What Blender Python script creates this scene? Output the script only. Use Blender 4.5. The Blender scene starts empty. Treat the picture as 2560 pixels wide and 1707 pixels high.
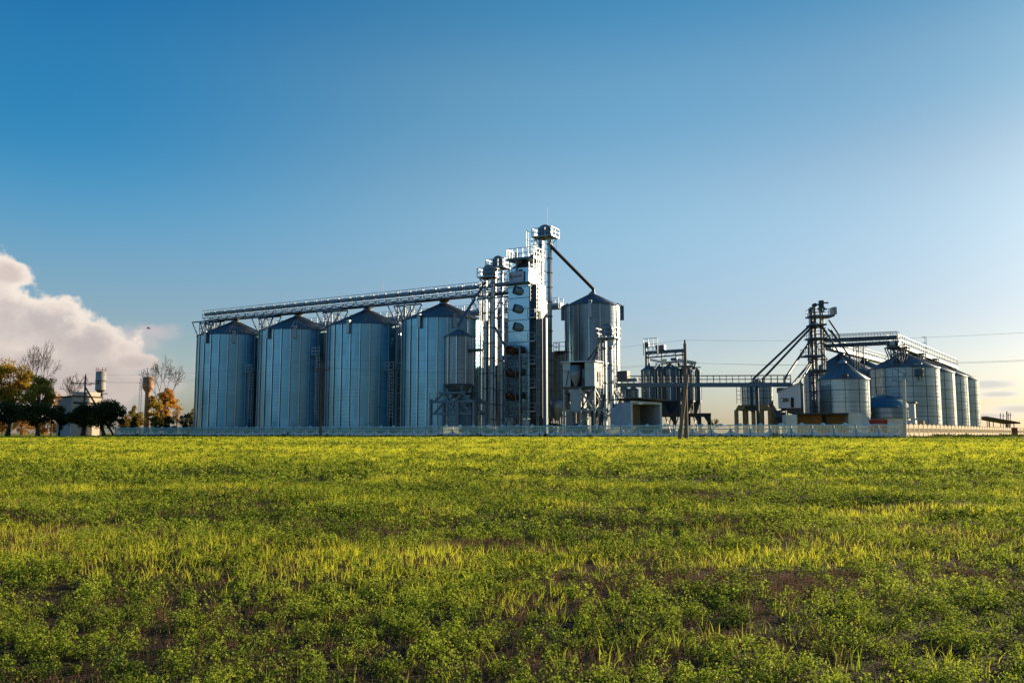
import bpy, math, random
import numpy as np
from mathutils import Vector as V3, Matrix

S = bpy.context.scene
COL = S.collection
R = math.radians
rnd = random.Random(7)

# ------------------------------------------------------------------ camera
FPX, CX, CY, HOR, EYE = 2133.0, 1280.0, 853.5, 1083.0, 1.6
PITCH = math.atan((HOR - CY) / FPX)
cam_d = bpy.data.cameras.new('camera')
cam = bpy.data.objects.new('camera', cam_d)
COL.objects.link(cam)
cam.location = (0, 0, EYE)
cam.rotation_euler = (R(90) + PITCH, 0, 0)
cam_d.sensor_width = 36.0
cam_d.lens = FPX / 2560 * 36
cam_d.clip_start = 0.1
cam_d.clip_end = 20000
S.camera = cam


def P(x, y, Y):
    """world point seen at photograph pixel (x, y) at ground distance Y"""
    cx, cy = (x - CX) / FPX, (CY - y) / FPX
    dy = math.cos(PITCH) - cy * math.sin(PITCH)
    dz = math.sin(PITCH) + cy * math.cos(PITCH)
    t = Y / dy
    return V3((cx * t, Y, EYE + dz * t))


def sstep(a, b, x):
    t = np.clip((x - a) / (b - a), 0, 1)
    return t * t * (3 - 2 * t)


def gz(X, Y):
    """height of the field: it climbs gently to the yard behind the fence"""
    X = np.asarray(X, float); Y = np.asarray(Y, float)
    z = 1.1 * sstep(12, 90, Y)
    b = (0.035 * np.sin(X * 0.9 + 1.3 * np.sin(Y * 0.31)) + 0.03 * np.sin(Y * 0.8 + 0.5 * X)
         + 0.02 * np.sin(X * 2.1 - Y * 1.3)) * (1 - sstep(30, 75, Y))
    return z + b


GZ = 1.1
U = V3((0.878, -0.479, 0)); W = V3((0.479, 0.878, 0))        # yard axes: along the fence, away from it
U2 = V3((0.8, -0.6, 0)); W2 = V3((0.6, 0.8, 0))              # axes of the right hand group
Z = V3((0, 0, 1))

# ------------------------------------------------------------------ materials
MATS = {}


def mat(name, col, rough=0.7, metal=0.0, var=0.15, scale=3.0, stretch=(1, 1, 1), bump=0.0, trans=0.0,
        col2=None, spec=0.5, attr=None, aniso=0.0):
    if name in MATS:
        return MATS[name]
    m = bpy.data.materials.new(name); m.use_nodes = True
    nt = m.node_tree; n = nt.nodes; l = nt.links; n.clear()
    out = n.new('ShaderNodeOutputMaterial'); b = n.new('ShaderNodeBsdfPrincipled')
    b.inputs['Roughness'].default_value = rough; b.inputs['Metallic'].default_value = metal
    b.inputs['Specular IOR Level'].default_value = spec
    c = V3(col)
    c2 = V3(col2) if col2 else c * (1 + var)
    c1 = c if col2 else c * (1 - var)
    ramp = n.new('ShaderNodeMix'); ramp.data_type = 'RGBA'
    ramp.inputs[6].default_value = (*c1, 1); ramp.inputs[7].default_value = (*c2, 1)
    tc = n.new('ShaderNodeTexCoord'); mp = n.new('ShaderNodeMapping'); mp.inputs['Scale'].default_value = stretch
    l.new(tc.outputs['Object'], mp.inputs[0])
    nz = n.new('ShaderNodeTexNoise'); nz.inputs['Scale'].default_value = scale; nz.inputs['Detail'].default_value = 5
    nz.inputs['Roughness'].default_value = 0.6
    l.new(mp.outputs[0], nz.inputs['Vector'])
    if attr:
        at = n.new('ShaderNodeAttribute'); at.attribute_name = attr
        l.new(at.outputs['Fac'], ramp.inputs[0])
    else:
        mr = n.new('ShaderNodeMapRange'); mr.inputs[1].default_value = 0.3; mr.inputs[2].default_value = 0.7
        l.new(nz.outputs['Fac'], mr.inputs[0]); l.new(mr.outputs[0], ramp.inputs[0])
    l.new(ramp.outputs[2], b.inputs['Base Color'])
    if metal > 0.3:
        rr = n.new('ShaderNodeMapRange'); rr.inputs[1].default_value = 0.3; rr.inputs[2].default_value = 0.7
        rr.inputs[3].default_value = rough - 0.07; rr.inputs[4].default_value = rough + 0.1
        l.new(nz.outputs['Fac'], rr.inputs[0]); l.new(rr.outputs[0], b.inputs['Roughness'])
    if bump:
        bp = n.new('ShaderNodeBump'); bp.inputs['Strength'].default_value = bump; bp.inputs['Distance'].default_value = 0.05
        l.new(nz.outputs['Fac'], bp.inputs['Height']); l.new(bp.outputs[0], b.inputs['Normal'])
    sh = b.outputs[0]
    if trans:
        t = n.new('ShaderNodeBsdfTranslucent'); l.new(ramp.outputs[2], t.inputs[0])
        mx = n.new('ShaderNodeMixShader'); mx.inputs[0].default_value = trans
        l.new(sh, mx.inputs[1]); l.new(t.outputs[0], mx.inputs[2]); sh = mx.outputs[0]
    l.new(sh, out.inputs[0])
    MATS[name] = m
    return m


def corrugated(name, col, rough, metal, pitch=0.55, dist=0.02, var=0.12, bstr=.4):
    """galvanised sheet rolled with horizontal waves, weathered in streaks"""
    m = bpy.data.materials.new(name); m.use_nodes = True
    nt = m.node_tree; n = nt.nodes; l = nt.links; n.clear()
    out = n.new('ShaderNodeOutputMaterial'); b = n.new('ShaderNodeBsdfPrincipled')
    b.inputs['Metallic'].default_value = metal
    tc = n.new('ShaderNodeTexCoord')
    mp = n.new('ShaderNodeMapping'); mp.inputs['Scale'].default_value = (0.25, 0.25, 2.6)
    l.new(tc.outputs['Object'], mp.inputs[0])
    nz = n.new('ShaderNodeTexNoise'); nz.inputs['Scale'].default_value = 1.3; nz.inputs['Detail'].default_value = 6
    l.new(mp.outputs[0], nz.inputs['Vector'])
    mp2 = n.new('ShaderNodeMapping'); mp2.inputs['Scale'].default_value = (1.6, 1.6, 0.12)
    l.new(tc.outputs['Object'], mp2.inputs[0])
    nz2 = n.new('ShaderNodeTexNoise'); nz2.inputs['Scale'].default_value = 1.0; nz2.inputs['Detail'].default_value = 4
    l.new(mp2.outputs[0], nz2.inputs['Vector'])
    ad = n.new('ShaderNodeMath'); ad.operation = 'ADD'; l.new(nz.outputs['Fac'], ad.inputs[0]); l.new(nz2.outputs['Fac'], ad.inputs[1])
    mr = n.new('ShaderNodeMapRange'); mr.inputs[1].default_value = 0.75; mr.inputs[2].default_value = 1.25
    l.new(ad.outputs[0], mr.inputs[0])
    mx = n.new('ShaderNodeMix'); mx.data_type = 'RGBA'; c = V3(col)
    mx.inputs[6].default_value = (*(c * (1 - var - 0.1)), 1); mx.inputs[7].default_value = (*(c * (1 + var)), 1)
    # every rolled sheet has its own slight tone
    sp = n.new('ShaderNodeSeparateXYZ'); l.new(tc.outputs['Object'], sp.inputs[0])

    def mn(op, x, y):
        q = n.new('ShaderNodeMath'); q.operation = op
        for i, v in enumerate((x, y)):
            if isinstance(v, (int, float)): q.inputs[i].default_value = v
            else: l.new(v, q.inputs[i])
        return q.outputs[0]
    ang = mn('FLOOR', mn('MULTIPLY', mn('ARCTAN2', sp.outputs[1], sp.outputs[0]), 26 / 6.2832), 0)
    row = mn('FLOOR', mn('MULTIPLY', mn('ADD', sp.outputs[2], mn('MULTIPLY', mn('MODULO', ang, 2), .6)), 0.42), 0)
    cb = n.new('ShaderNodeCombineXYZ'); l.new(ang, cb.inputs[0]); l.new(row, cb.inputs[1])
    wn = n.new('ShaderNodeTexWhiteNoise'); l.new(cb.outputs[0], wn.inputs[0])
    vm = n.new('ShaderNodeVectorMath'); vm.operation = 'SCALE'; l.new(mx.outputs[2], vm.inputs[0]); l.new(mn('ADD', mn('MULTIPLY', wn.outputs['Value'], .22), .89), vm.inputs['Scale'])
    l.new(mr.outputs[0], mx.inputs[0]); l.new(vm.outputs[0], b.inputs['Base Color'])
    rr = n.new('ShaderNodeMapRange'); rr.inputs[3].default_value = rough - 0.05; rr.inputs[4].default_value = rough + 0.12
    l.new(mr.outputs[0], rr.inputs[0]); l.new(rr.outputs[0], b.inputs['Roughness'])
    wv = n.new('ShaderNodeTexWave'); wv.wave_type = 'BANDS'; wv.bands_direction = 'Z'
    wv.inputs['Scale'].default_value = 0.314 / pitch; wv.inputs['Distortion'].default_value = 0
    l.new(tc.outputs['Object'], wv.inputs['Vector'])
    bp = n.new('ShaderNodeBump'); bp.inputs['Strength'].default_value = bstr; bp.inputs['Distance'].default_value = dist
    l.new(wv.outputs['Fac'], bp.inputs['Height']); l.new(bp.outputs[0], b.inputs['Normal'])
    l.new(b.outputs[0], out.inputs[0])
    MATS[name] = m
    return m


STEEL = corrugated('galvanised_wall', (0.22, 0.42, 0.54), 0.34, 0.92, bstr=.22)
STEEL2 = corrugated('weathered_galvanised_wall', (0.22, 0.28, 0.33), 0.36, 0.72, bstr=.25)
STEELB = corrugated('dull_bin_wall', (0.10, 0.14, 0.18), 0.42, 0.72, bstr=.2)
STEEL3 = corrugated('grey_galvanised_wall', (0.40, 0.46, 0.48), 0.33, 0.66, bstr=.3)
ROOF = mat('galvanised_roof', (0.17, 0.20, 0.23), 0.45, 0.7, 0.18, 0.8)
RIB = mat('bright_galvanised_steel', (0.31, 0.33, 0.35), 0.40, 0.85, 0.1, 2)
STIFF = mat('stiffener_steel', (0.50, 0.56, 0.60), 0.32, 0.9, 0.12, 2)
GALV = mat('galvanised_frame_steel', (0.27, 0.29, 0.31), 0.48, 0.6, 0.15, 2)
DARK = mat('dark_painted_steel', (0.045, 0.055, 0.07), 0.5, 0.3, 0.2, 2)
BLUEGREY = mat('blue_grey_painted_steel', (0.10, 0.14, 0.19), 0.5, 0.35, 0.2, 2)
SEAM = mat('dark_seam', (0.06, 0.08, 0.09), 0.5, 0.6, 0.2, 2)
WHITE = mat('white_painted_sheet', (0.50, 0.50, 0.48), 0.5, 0.0, 0.1, 0.6, (1, 1, 0.2))
CREAM = mat('cream_sheet', (0.62, 0.60, 0.54), 0.5, 0.1, 0.1, 0.8)
DRYSKIN = mat('dryer_steel_skin', (0.30, 0.42, 0.50), 0.26, 0.92, 0.16, 0.9, (0.4, 0.4, 2.2), bump=0.12)
BLACK = mat('black_void', (0.012, 0.012, 0.013), 0.8, 0, 0.1)
CONC = mat('weathered_concrete', (0.30, 0.29, 0.27), 0.85, 0, 0.2, 1.5)
BROWNC = mat('ochre_concrete', (0.42, 0.25, 0.10), 0.85, 0, 0.25, 1.2)
DARKC = mat('dark_concrete', (0.055, 0.05, 0.045), 0.85, 0, 0.25, 1.2)
WOOD = mat('tarred_pole_wood', (0.10, 0.075, 0.055), 0.8, 0, 0.35, 4, (1, 1, 0.1))
WOODL = mat('pale_concrete_post', (0.60, 0.52, 0.43), 0.75, 0, 0.2, 4, (1, 1, 0.1))  # sunlit whiteness of the corner post is put into this colour
RUST = mat('rusty_steel', (0.22, 0.09, 0.04), 0.8, 0.1, 0.35, 3)
BRICK = mat('pale_brick', (0.70, 0.57, 0.45), 0.85, 0, 0.2, 3)
PLASTER = mat('grey_plaster', (0.34, 0.36, 0.40), 0.85, 0, 0.15, 1)
ROOFF = mat('bitumen_roof', (0.16, 0.13, 0.10), 0.9, 0, 0.2, 2)
GLASS = mat('window_glass', (0.03, 0.035, 0.04), 0.08, 0.0, 0.1)
REDP = mat('red_paint', (0.28, 0.025, 0.015), 0.5, 0, 0.2, 2)
FLOW = mat('fence_lower_slab', (0.90, 0.74, 0.66), 0.8, 0, 0.12, 1.5)
FMID = mat('fence_pale_green', (0.62, 0.68, 0.50), 0.7, 0, 0.12, 1.5)
FTOP = mat('fence_pale_blue', (0.48, 0.68, 0.80), 0.6, 0, 0.1, 1.5)
FPOST = mat('fence_grey_green', (0.40, 0.45, 0.38), 0.7, 0, 0.12, 1.5)
FIVORY = mat('fence_ivory', (0.56, 0.44, 0.27), 0.8, 0, 0.18, 1.2)
BARK = mat('bark', (0.075, 0.055, 0.042), 0.9, 0, 0.3, 4)
WIRE = mat('wire', (0.10, 0.10, 0.11), 0.5, 0.4, 0.1)


# ------------------------------------------------------------------ mesh builder
class MB:
    def __init__(self):
        self.v = []; self.f = []; self.m = []; self.s = []; self.mats = []

    def mi(self, m):
        if m not in self.mats:
            self.mats.append(m)
        return self.mats.index(m)

    def add(self, vs, fs, m, smooth=False):
        o = len(self.v); i = self.mi(m)
        self.v.extend([tuple(p) for p in vs])
        for f in fs:
            self.f.append([a + o for a in f]); self.m.append(i); self.s.append(smooth)

    def obox(self, c, a, b, d, m):
        """box with centre c and half extents given as vectors"""
        c = V3(c)
        vs = [c + sx * a + sy * b + sz * d for sz in (-1, 1) for sy in (-1, 1) for sx in (-1, 1)]
        self.add(vs, [(0, 2, 3, 1), (4, 5, 7, 6), (0, 1, 5, 4), (2, 6, 7, 3), (0, 4, 6, 2), (1, 3, 7, 5)], m)

    def fbox(self, o, u, w, u0, u1, w0, w1, z0, z1, m):
        """box in a frame: origin o, axes u, w, extents along them, heights"""
        c = V3(o) + u * ((u0 + u1) / 2) + w * ((w0 + w1) / 2) + Z * ((z0 + z1) / 2)
        self.obox(c, u * ((u1 - u0) / 2), w * ((w1 - w0) / 2), Z * ((z1 - z0) / 2), m)

    def beam(self, p, q, w, m, h=None):
        p = V3(p); q = V3(q); d = q - p
        if d.length < 1e-6:
            return
        d.normalize(); up = Z if abs(d.z) < 0.95 else V3((0.878, -0.479, 0))
        s = d.cross(up).normalized(); t = s.cross(d).normalized()
        h = h or w
        self.obox((p + q) / 2, (q - p) / 2, s * (w / 2), t * (h / 2), m)

    def tube(self, p, q, r0, m, r1=None, n=10, caps=True):
        p = V3(p); q = V3(q); d = (q - p).normalized(); r1 = r0 if r1 is None else r1
        up = Z if abs(d.z) < 0.95 else V3((1, 0, 0))
        s = d.cross(up).normalized(); t = s.cross(d)
        vs = []
        for c, r in ((p, r0), (q, r1)):
            for k in range(n):
                a = 2 * math.pi * k / n
                vs.append(c + s * (r * math.cos(a)) + t * (r * math.sin(a)))
        self.add(vs, [(k, (k + 1) % n, n + (k + 1) % n, n + k) for k in range(n)], m, True)
        if caps:
            self.add(vs[:n], [tuple(range(n - 1, -1, -1))], m); self.add(vs[n:], [tuple(range(n))], m)

    def path(self, pts, r, m, n=6):
        for a, b in zip(pts[:-1], pts[1:]):
            self.tube(a, b, r, m, n=n, caps=False)

    def lathe(self, c, prof, m, n=48, smooth=True, a0=0, a1=2 * math.pi):
        c = V3(c); vs = []; full = abs(a1 - a0 - 2 * math.pi) < 1e-6
        nn = n if full else n + 1
        for r, z in prof:
            for k in range(nn):
                a = a0 + (a1 - a0) * k / n
                vs.append(c + V3((r * math.cos(a), r * math.sin(a), z)))
        fs = []
        for j in range(len(prof) - 1):
            for k in range(n):
                k2 = (k + 1) % nn
                fs.append((j * nn + k, j * nn + k2, (j + 1) * nn + k2, (j + 1) * nn + k))
        self.add(vs, fs, m, smooth)

    def prism(self, pts, d, m):
        """polygon pts (world) extruded by vector d"""
        n = len(pts); d = V3(d)
        vs = [V3(p) for p in pts] + [V3(p) + d for p in pts]
        fs = [tuple(range(n - 1, -1, -1)), tuple(range(n, 2 * n))] + [(k, (k + 1) % n, n + (k + 1) % n, n + k) for k in range(n)]
        self.add(vs, fs, m)

    def rail(self, pts, m, h=1.05, w=0.05, every=1.6, mid=True):
        for a, b in zip(pts[:-1], pts[1:]):
            a = V3(a); b = V3(b)
            self.beam(a + Z * h, b + Z * h, w, m)
            if mid:
                self.beam(a + Z * h * 0.5, b + Z * h * 0.5, w * 0.8, m)
            k = max(1, round((b - a).length / every))
            for i in range(k + 1):
                p = a.lerp(b, i / k); self.beam(p, p + Z * h, w, m)

    def ladder(self, p, q, side, m, w=0.45, step=0.6, t=0.05):
        p = V3(p); q = V3(q); s = V3(side).normalized() * (w / 2)
        self.beam(p - s, q - s, t, m); self.beam(p + s, q + s, t, m)
        k = int((q - p).length / step)
        for i in range(1, k):
            c = p.lerp(q, i / k); self.beam(c - s, c + s, t * 0.8, m)

    def cage(self, p, q, out, side, m, r=0.4, step=1.4):
        p = V3(p); q = V3(q); o = V3(out).normalized(); s = V3(side).normalized()
        k = max(1, int((q - p).length / step)); ang = [R(a) for a in (-90, -45, 0, 45, 90)]
        pr = None
        for i in range(k + 1):
            c = p.lerp(q, i / k) + o * r * 0.3
            ring = [c + s * (r * math.sin(a)) + o * (r * math.cos(a)) for a in ang]
            for a, b in zip(ring[:-1], ring[1:]):
                self.beam(a, b, 0.05, m)
            if pr:
                for a, b in zip(pr[1:4], ring[1:4]):
                    self.beam(a, b, 0.04, m)
            pr = ring

    def build(self, name, parent=None, local=False):
        me = bpy.data.meshes.new(name)
        vs = self.v
        if parent is not None and not local:
            L = parent['_o']; vs = [(a - L[0], b - L[1], c - L[2]) for a, b, c in vs]
        me.from_pydata(vs, [], self.f)
        for m in self.mats:
            me.materials.append(m)
        me.polygons.foreach_set('material_index', self.m)
        me.polygons.foreach_set('use_smooth', self.s)
        me.update()
        o = bpy.data.objects.new(name, me); COL.objects.link(o)
        if parent is not None:
            o.parent = parent
            o['_o'] = list(parent['_o'])
        return o


def tag(o, label, cat, group=None, kind=None):
    o['label'] = label; o['category'] = cat
    if group: o['group'] = group
    if kind: o['kind'] = kind
    return o


def thing(name, label, cat, loc, group=None, rz=0.0):
    o = bpy.data.objects.new(name, None); COL.objects.link(o)
    o.empty_display_size = 0.5
    o.location = loc; o.rotation_euler = (0, 0, rz); o['_o'] = [loc[0], loc[1], loc[2]]
    return tag(o, label, cat, group)


def single(mb, name, label, cat, loc, group=None, kind=None):
    """a thing that is one mesh, origin at loc"""
    mb.v = [(a - loc[0], b - loc[1], c - loc[2]) for a, b, c in mb.v]
    o = mb.build(name); o.location = loc; o['_o'] = list(loc)
    return tag(o, label, cat, group, kind)


def dup(root, loc, rz=None, label=None, parent=None):
    c = root.copy(); COL.objects.link(c)
    if parent is not None:
        c.parent = parent
    else:
        c.location = loc; c['_o'] = list(loc)
        if rz is not None: c.rotation_euler = (0, 0, rz)
        if label: c['label'] = label
    for ch in list(root.children):
        dup(ch, None, parent=c)
    return c


# ------------------------------------------------------------------ light and sky
SUN_AZ, SUN_EL = R(57), R(14)
sd = V3((math.sin(SUN_AZ) * math.cos(SUN_EL), math.cos(SUN_AZ) * math.cos(SUN_EL), math.sin(SUN_EL)))
sl = bpy.data.lights.new('sun', 'SUN'); sl.energy = 5.0; sl.angle = R(0.5); sl.color = (1.0, 0.80, 0.52)
so = bpy.data.objects.new('sun', sl); COL.objects.link(so); so.rotation_euler = sd.to_track_quat('Z', 'Y').to_euler()
so.location = (60, 40, 60)

w = bpy.data.worlds.new('World'); S.world = w; w.use_nodes = True
nt = w.node_tree; N = nt.nodes; L = nt.links; N.clear()
wo = N.new('ShaderNodeOutputWorld'); bg = N.new('ShaderNodeBackground'); bg.inputs[1].default_value = 0.081
sky = N.new('ShaderNodeTexSky'); sky.sky_type = 'NISHITA'; sky.sun_disc = False
sky.sun_elevation = SUN_EL; sky.sun_rotation = SUN_AZ
sky.air_density = 1.0; sky.dust_density = 0.7; sky.ozone_density = 1.6; sky.altitude = 100


def math_n(op, a, b=None, c=None, clamp=False):
    m = N.new('ShaderNodeMath'); m.operation = op; m.use_clamp = clamp
    for i, x in enumerate((a, b, c)):
        if x is None: continue
        if isinstance(x, (int, float)): m.inputs[i].default_value = x
        else: L.new(x, m.inputs[i])
    return m.outputs[0]


def maprange(x, a, b, c=0.0, d=1.0, smooth=True):
    m = N.new('ShaderNodeMapRange'); m.interpolation_type = 'SMOOTHSTEP' if smooth else 'LINEAR'
    L.new(x, m.inputs[0])
    for i, k in enumerate((a, b, c, d)): m.inputs[1 + i].default_value = k
    return m.outputs[0]


def mixc(f, a, b):
    m = N.new('ShaderNodeMix'); m.data_type = 'RGBA'
    if isinstance(f, float): m.inputs[0].default_value = f
    else: L.new(f, m.inputs[0])
    for i, x in ((6, a), (7, b)):
        if isinstance(x, tuple): m.inputs[i].default_value = (*x, 1)
        else: L.new(x, m.inputs[i])
    return m.outputs[2]


tc = N.new('ShaderNodeTexCoord'); sep = N.new('ShaderNodeSeparateXYZ'); L.new(tc.outputs['Generated'], sep.inputs[0])
az = math_n('ARCTAN2', sep.outputs[0], sep.outputs[1])
el = math_n('ARCSINE', sep.outputs[2])
cmb = N.new('ShaderNodeCombineXYZ'); L.new(az, cmb.inputs[0]); L.new(el, cmb.inputs[1])


def noise(scale, off=(0, 0, 0), stretch=(1, 1, 1), detail=8, rough=0.55):
    mp = N.new('ShaderNodeMapping'); mp.inputs['Location'].default_value = off; mp.inputs['Scale'].default_value = stretch
    L.new(cmb.outputs[0], mp.inputs[0])
    nz = N.new('ShaderNodeTexNoise'); nz.inputs['Scale'].default_value = scale
    nz.inputs['Detail'].default_value = detail; nz.inputs['Roughness'].default_value = rough
    L.new(mp.outputs[0], nz.inputs['Vector']); return nz.outputs['Fac']


def azel(x, y):
    p = P(x, y, 1.0) - V3((0, 0, EYE)); p.normalize()
    return math.atan2(p.x, p.y), math.asin(p.z)


def blobs(lst, warp, warpamt):
    f = None
    for (x, y, rx, ry) in lst:
        a, e = azel(x, y); sx, sy = rx / FPX, ry / FPX
        da = math_n('DIVIDE', math_n('SUBTRACT', az, a), sx)
        de = math_n('DIVIDE', math_n('SUBTRACT', el, e), sy)
        d = math_n('SQRT', math_n('ADD', math_n('MULTIPLY', da, da), math_n('MULTIPLY', de, de)))
        v = math_n('SUBTRACT', 1.0, d)
        f = v if f is None else math_n('SMOOTH_MAX', f, v, 0.25)
    return math_n('ADD', f, math_n('MULTIPLY', math_n('SUBTRACT', warp, 0.5), warpamt))
# cumulus bank on the left, thin flat clouds at the right horizon
wf = noise(17, off=(.3, .1, 0), detail=9, rough=0.62); wf2 = noise(17, off=(.294, .092, 0), detail=9, rough=0.6)
fine = noise(42, off=(4, 4, 0), detail=6)
wf = math_n('ADD', math_n('MULTIPLY', wf, .74), math_n('MULTIPLY', fine, .26)); wf2 = math_n('ADD', math_n('MULTIPLY', wf2, .74), math_n('MULTIPLY', fine, .26))
cum = [(-70, 715, 125, 80), (20, 688, 62, 40), (-30, 800, 160, 120), (100, 815, 130, 92), (215, 868, 120, 80),
       (60, 950, 230, 110), (260, 950, 110, 70), (330, 905, 60, 26), (-200, 800, 260, 190)]
fc = blobs(cum, wf, 2.1)
fcs = blobs([(x - 22, y + 26, rx, ry) for x, y, rx, ry in cum], wf2, 2.1)
mc = maprange(fc, 0.04, 0.30)
lit = maprange(math_n('SUBTRACT', fcs, fc), -0.30, 0.30)          # 1 = turned to the sun
dens = maprange(fc, 0.0, 0.75)
colc = mixc(math_n('MULTIPLY', dens, 0.8), (5.9, 5.2, 4.55), (3.3, 3.0, 3.05))
lump = noise(15, off=(2, 5, 0), detail=6, rough=.5)
colc = mixc(math_n('MULTIPLY', maprange(lump, 0.40, 0.66), 0.55), colc, (5.2, 4.3, 3.8))
colc = mixc(math_n('MULTIPLY', lit, 0.5), colc, (6.0, 5.4, 4.9))
belly = maprange(math_n('ADD', el, math_n('MULTIPLY', math_n('SUBTRACT', lump, .5), .16)), azel(100, 900)[1], azel(100, 760)[1])
colc = mixc(math_n('MULTIPLY', math_n('SUBTRACT', 1.0, belly), .6), colc, (3.5, 3.05, 2.95))
rim = math_n('MULTIPLY', maprange(fc, 0.75, 0.1), maprange(el, azel(100, 930)[1], azel(100, 800)[1]))
colc = mixc(math_n('MULTIPLY', rim, .85), colc, (6.5, 5.75, 5.05))
hz = maprange(el, 0.0, 0.10)
colc = mixc(hz, (4.0, 3.4, 3.1), colc)
thin = blobs([(385, 826, 70, 22), (330, 850, 60, 40), (350, 960, 180, 80), (150, 1020, 260, 70)], noise(26, off=(5, 2, 0)), 2.2)
mt = math_n('MULTIPLY', maprange(thin, -0.1, 0.9), 0.62)
rt = blobs([(2475, 960, 85, 17), (2500, 985, 60, 10), (2560, 1022, 110, 16), (2440, 1040, 130, 14), (2620, 975, 60, 14)],
           noise(10, off=(1, 7, 0), stretch=(1, 3, 1)), 0.9)
mr_ = math_n('MULTIPLY', maprange(rt, 0.0, 0.5), 0.62)
colr = mixc(maprange(rt, 0.15, 0.8), (6.6, 6.2, 5.6), (3.9, 4.0, 4.1))

def ramp3(x, stops):
    r = N.new('ShaderNodeValToRGB'); r.color_ramp.interpolation = 'EASE'; e = r.color_ramp.elements
    while len(e) < len(stops): e.new(0.5)
    for q, (p_, col_) in zip(e, stops): q.position = p_
    for q, (p_, col_) in zip(e, stops): q.color = (*[v / 1.5 for v in col_], 1)
    L.new(x, r.inputs[0]); return r.outputs[0]


def mulc(a, b):
    m = N.new('ShaderNodeVectorMath'); m.operation = 'MULTIPLY'; L.new(a, m.inputs[0])
    if isinstance(b, tuple): m.inputs[1].default_value = b
    else: L.new(b, m.inputs[1])
    return m.outputs[0]


# polarised late-day sky: deeper blue overhead and away from the sun
mel = ramp3(el, [(0.0, (.60, .67, .87)), (.09, (.82, .86, .98)), (.27, (1.14, 1.28, 1.30)), (.38, (.86, 1.24, 1.32)), (.50, (.45, 1.08, 1.30))])
maz = ramp3(maprange(az, -.54, .54, smooth=False), [(0, (.24, .84, 1.08)), (.5, (.84, .98, .96)), (1, (.75, .775, .77))])
hk = maprange(el, .07, .32)
mlo = ramp3(maprange(az, -.54, .54, smooth=False), [(0, (1.20, 1.22, 1.14)), (.5, (1.04, 1.04, 1.03)), (1, (.93, .93, .93))])
maz = mixc(hk, mlo, maz)
skyc = mulc(mulc(mulc(sky.outputs[0], mel), maz), (1.74, 1.70, 1.74))
c = mixc(mt, skyc, (4.4, 3.7, 3.7))
c = mixc(mr_, c, colr)
c = mixc(mc, c, colc)
L.new(c, bg.inputs[0]); L.new(bg.outputs[0], wo.inputs[0])

S.view_settings.view_transform = 'Standard'; S.view_settings.look = 'None'
S.view_settings.exposure = 0.9; S.view_settings.gamma = 1.0
S.cycles.max_bounces = 6; S.cycles.transparent_max_bounces = 8
S.cycles.caustics_reflective = False; S.cycles.caustics_refractive = False

# ------------------------------------------------------------------ ground
def axis(lo, hi, s0, g):
    a = [0.0]; s = s0
    while a[-1] < hi:
        a.append(a[-1] + s); s *= g
    b = [0.0]; s = s0
    while b[-1] > lo:
        b.append(b[-1] - s); s *= g
    return np.array(sorted(set(b[1:] + a)))

gx = axis(-4000, 4000, 0.6, 1.035); gy = axis(-600, 6000, 0.5, 1.025)
XX, YY = np.meshgrid(gx, gy); ZZ = gz(XX, YY)
gv = np.stack([XX.ravel(), YY.ravel(), ZZ.ravel()], 1); nx, ny = len(gx), len(gy)
gf = [(j * nx + i, j * nx + i + 1, (j + 1) * nx + i + 1, (j + 1) * nx + i) for j in range(ny - 1) for i in range(nx - 1)]
me = bpy.data.meshes.new('ground'); me.from_pydata(gv.tolist(), [], gf)
me.polygons.foreach_set('use_smooth', [True] * len(gf))
GM = bpy.data.materials.new('field_soil'); GM.use_nodes = True
g = GM.node_tree; gn = g.nodes; gl = g.links; pb = gn['Principled BSDF']; pb.inputs['Roughness'].default_value = 0.95
pb.inputs['Specular IOR Level'].default_value = 0.1
gt = gn.new('ShaderNodeTexCoord')
n1 = gn.new('ShaderNodeTexNoise'); n1.inputs['Scale'].default_value = 9; n1.inputs['Detail'].default_value = 8
n2 = gn.new('ShaderNodeTexNoise'); n2.inputs['Scale'].default_value = 0.25; n2.inputs['Detail'].default_value = 6
for q in (n1, n2): gl.new(gt.outputs['Object'], q.inputs['Vector'])
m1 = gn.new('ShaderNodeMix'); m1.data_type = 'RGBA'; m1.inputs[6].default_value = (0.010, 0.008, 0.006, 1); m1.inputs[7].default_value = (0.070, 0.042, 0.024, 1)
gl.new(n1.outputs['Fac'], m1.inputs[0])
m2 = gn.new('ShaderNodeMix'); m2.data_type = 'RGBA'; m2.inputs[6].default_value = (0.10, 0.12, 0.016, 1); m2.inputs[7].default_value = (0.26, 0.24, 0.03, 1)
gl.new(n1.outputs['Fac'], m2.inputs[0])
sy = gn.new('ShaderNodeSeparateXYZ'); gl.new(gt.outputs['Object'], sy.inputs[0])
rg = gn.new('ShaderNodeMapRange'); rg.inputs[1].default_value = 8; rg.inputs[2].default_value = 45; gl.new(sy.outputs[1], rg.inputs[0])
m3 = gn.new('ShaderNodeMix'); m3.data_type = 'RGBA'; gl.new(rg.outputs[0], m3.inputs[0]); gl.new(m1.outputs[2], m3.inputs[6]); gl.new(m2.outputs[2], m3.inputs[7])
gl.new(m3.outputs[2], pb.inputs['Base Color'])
gb = gn.new('ShaderNodeBump'); gb.inputs['Strength'].default_value = 0.8; gb.inputs['Distance'].default_value = 0.04
gl.new(n1.outputs['Fac'], gb.inputs['Height']); gl.new(gb.outputs[0], pb.inputs['Normal'])
me.materials.append(GM)
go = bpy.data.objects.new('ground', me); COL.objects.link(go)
tag(go, 'dark brown soil of the field under the young crop', 'ground', kind='structure')

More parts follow.
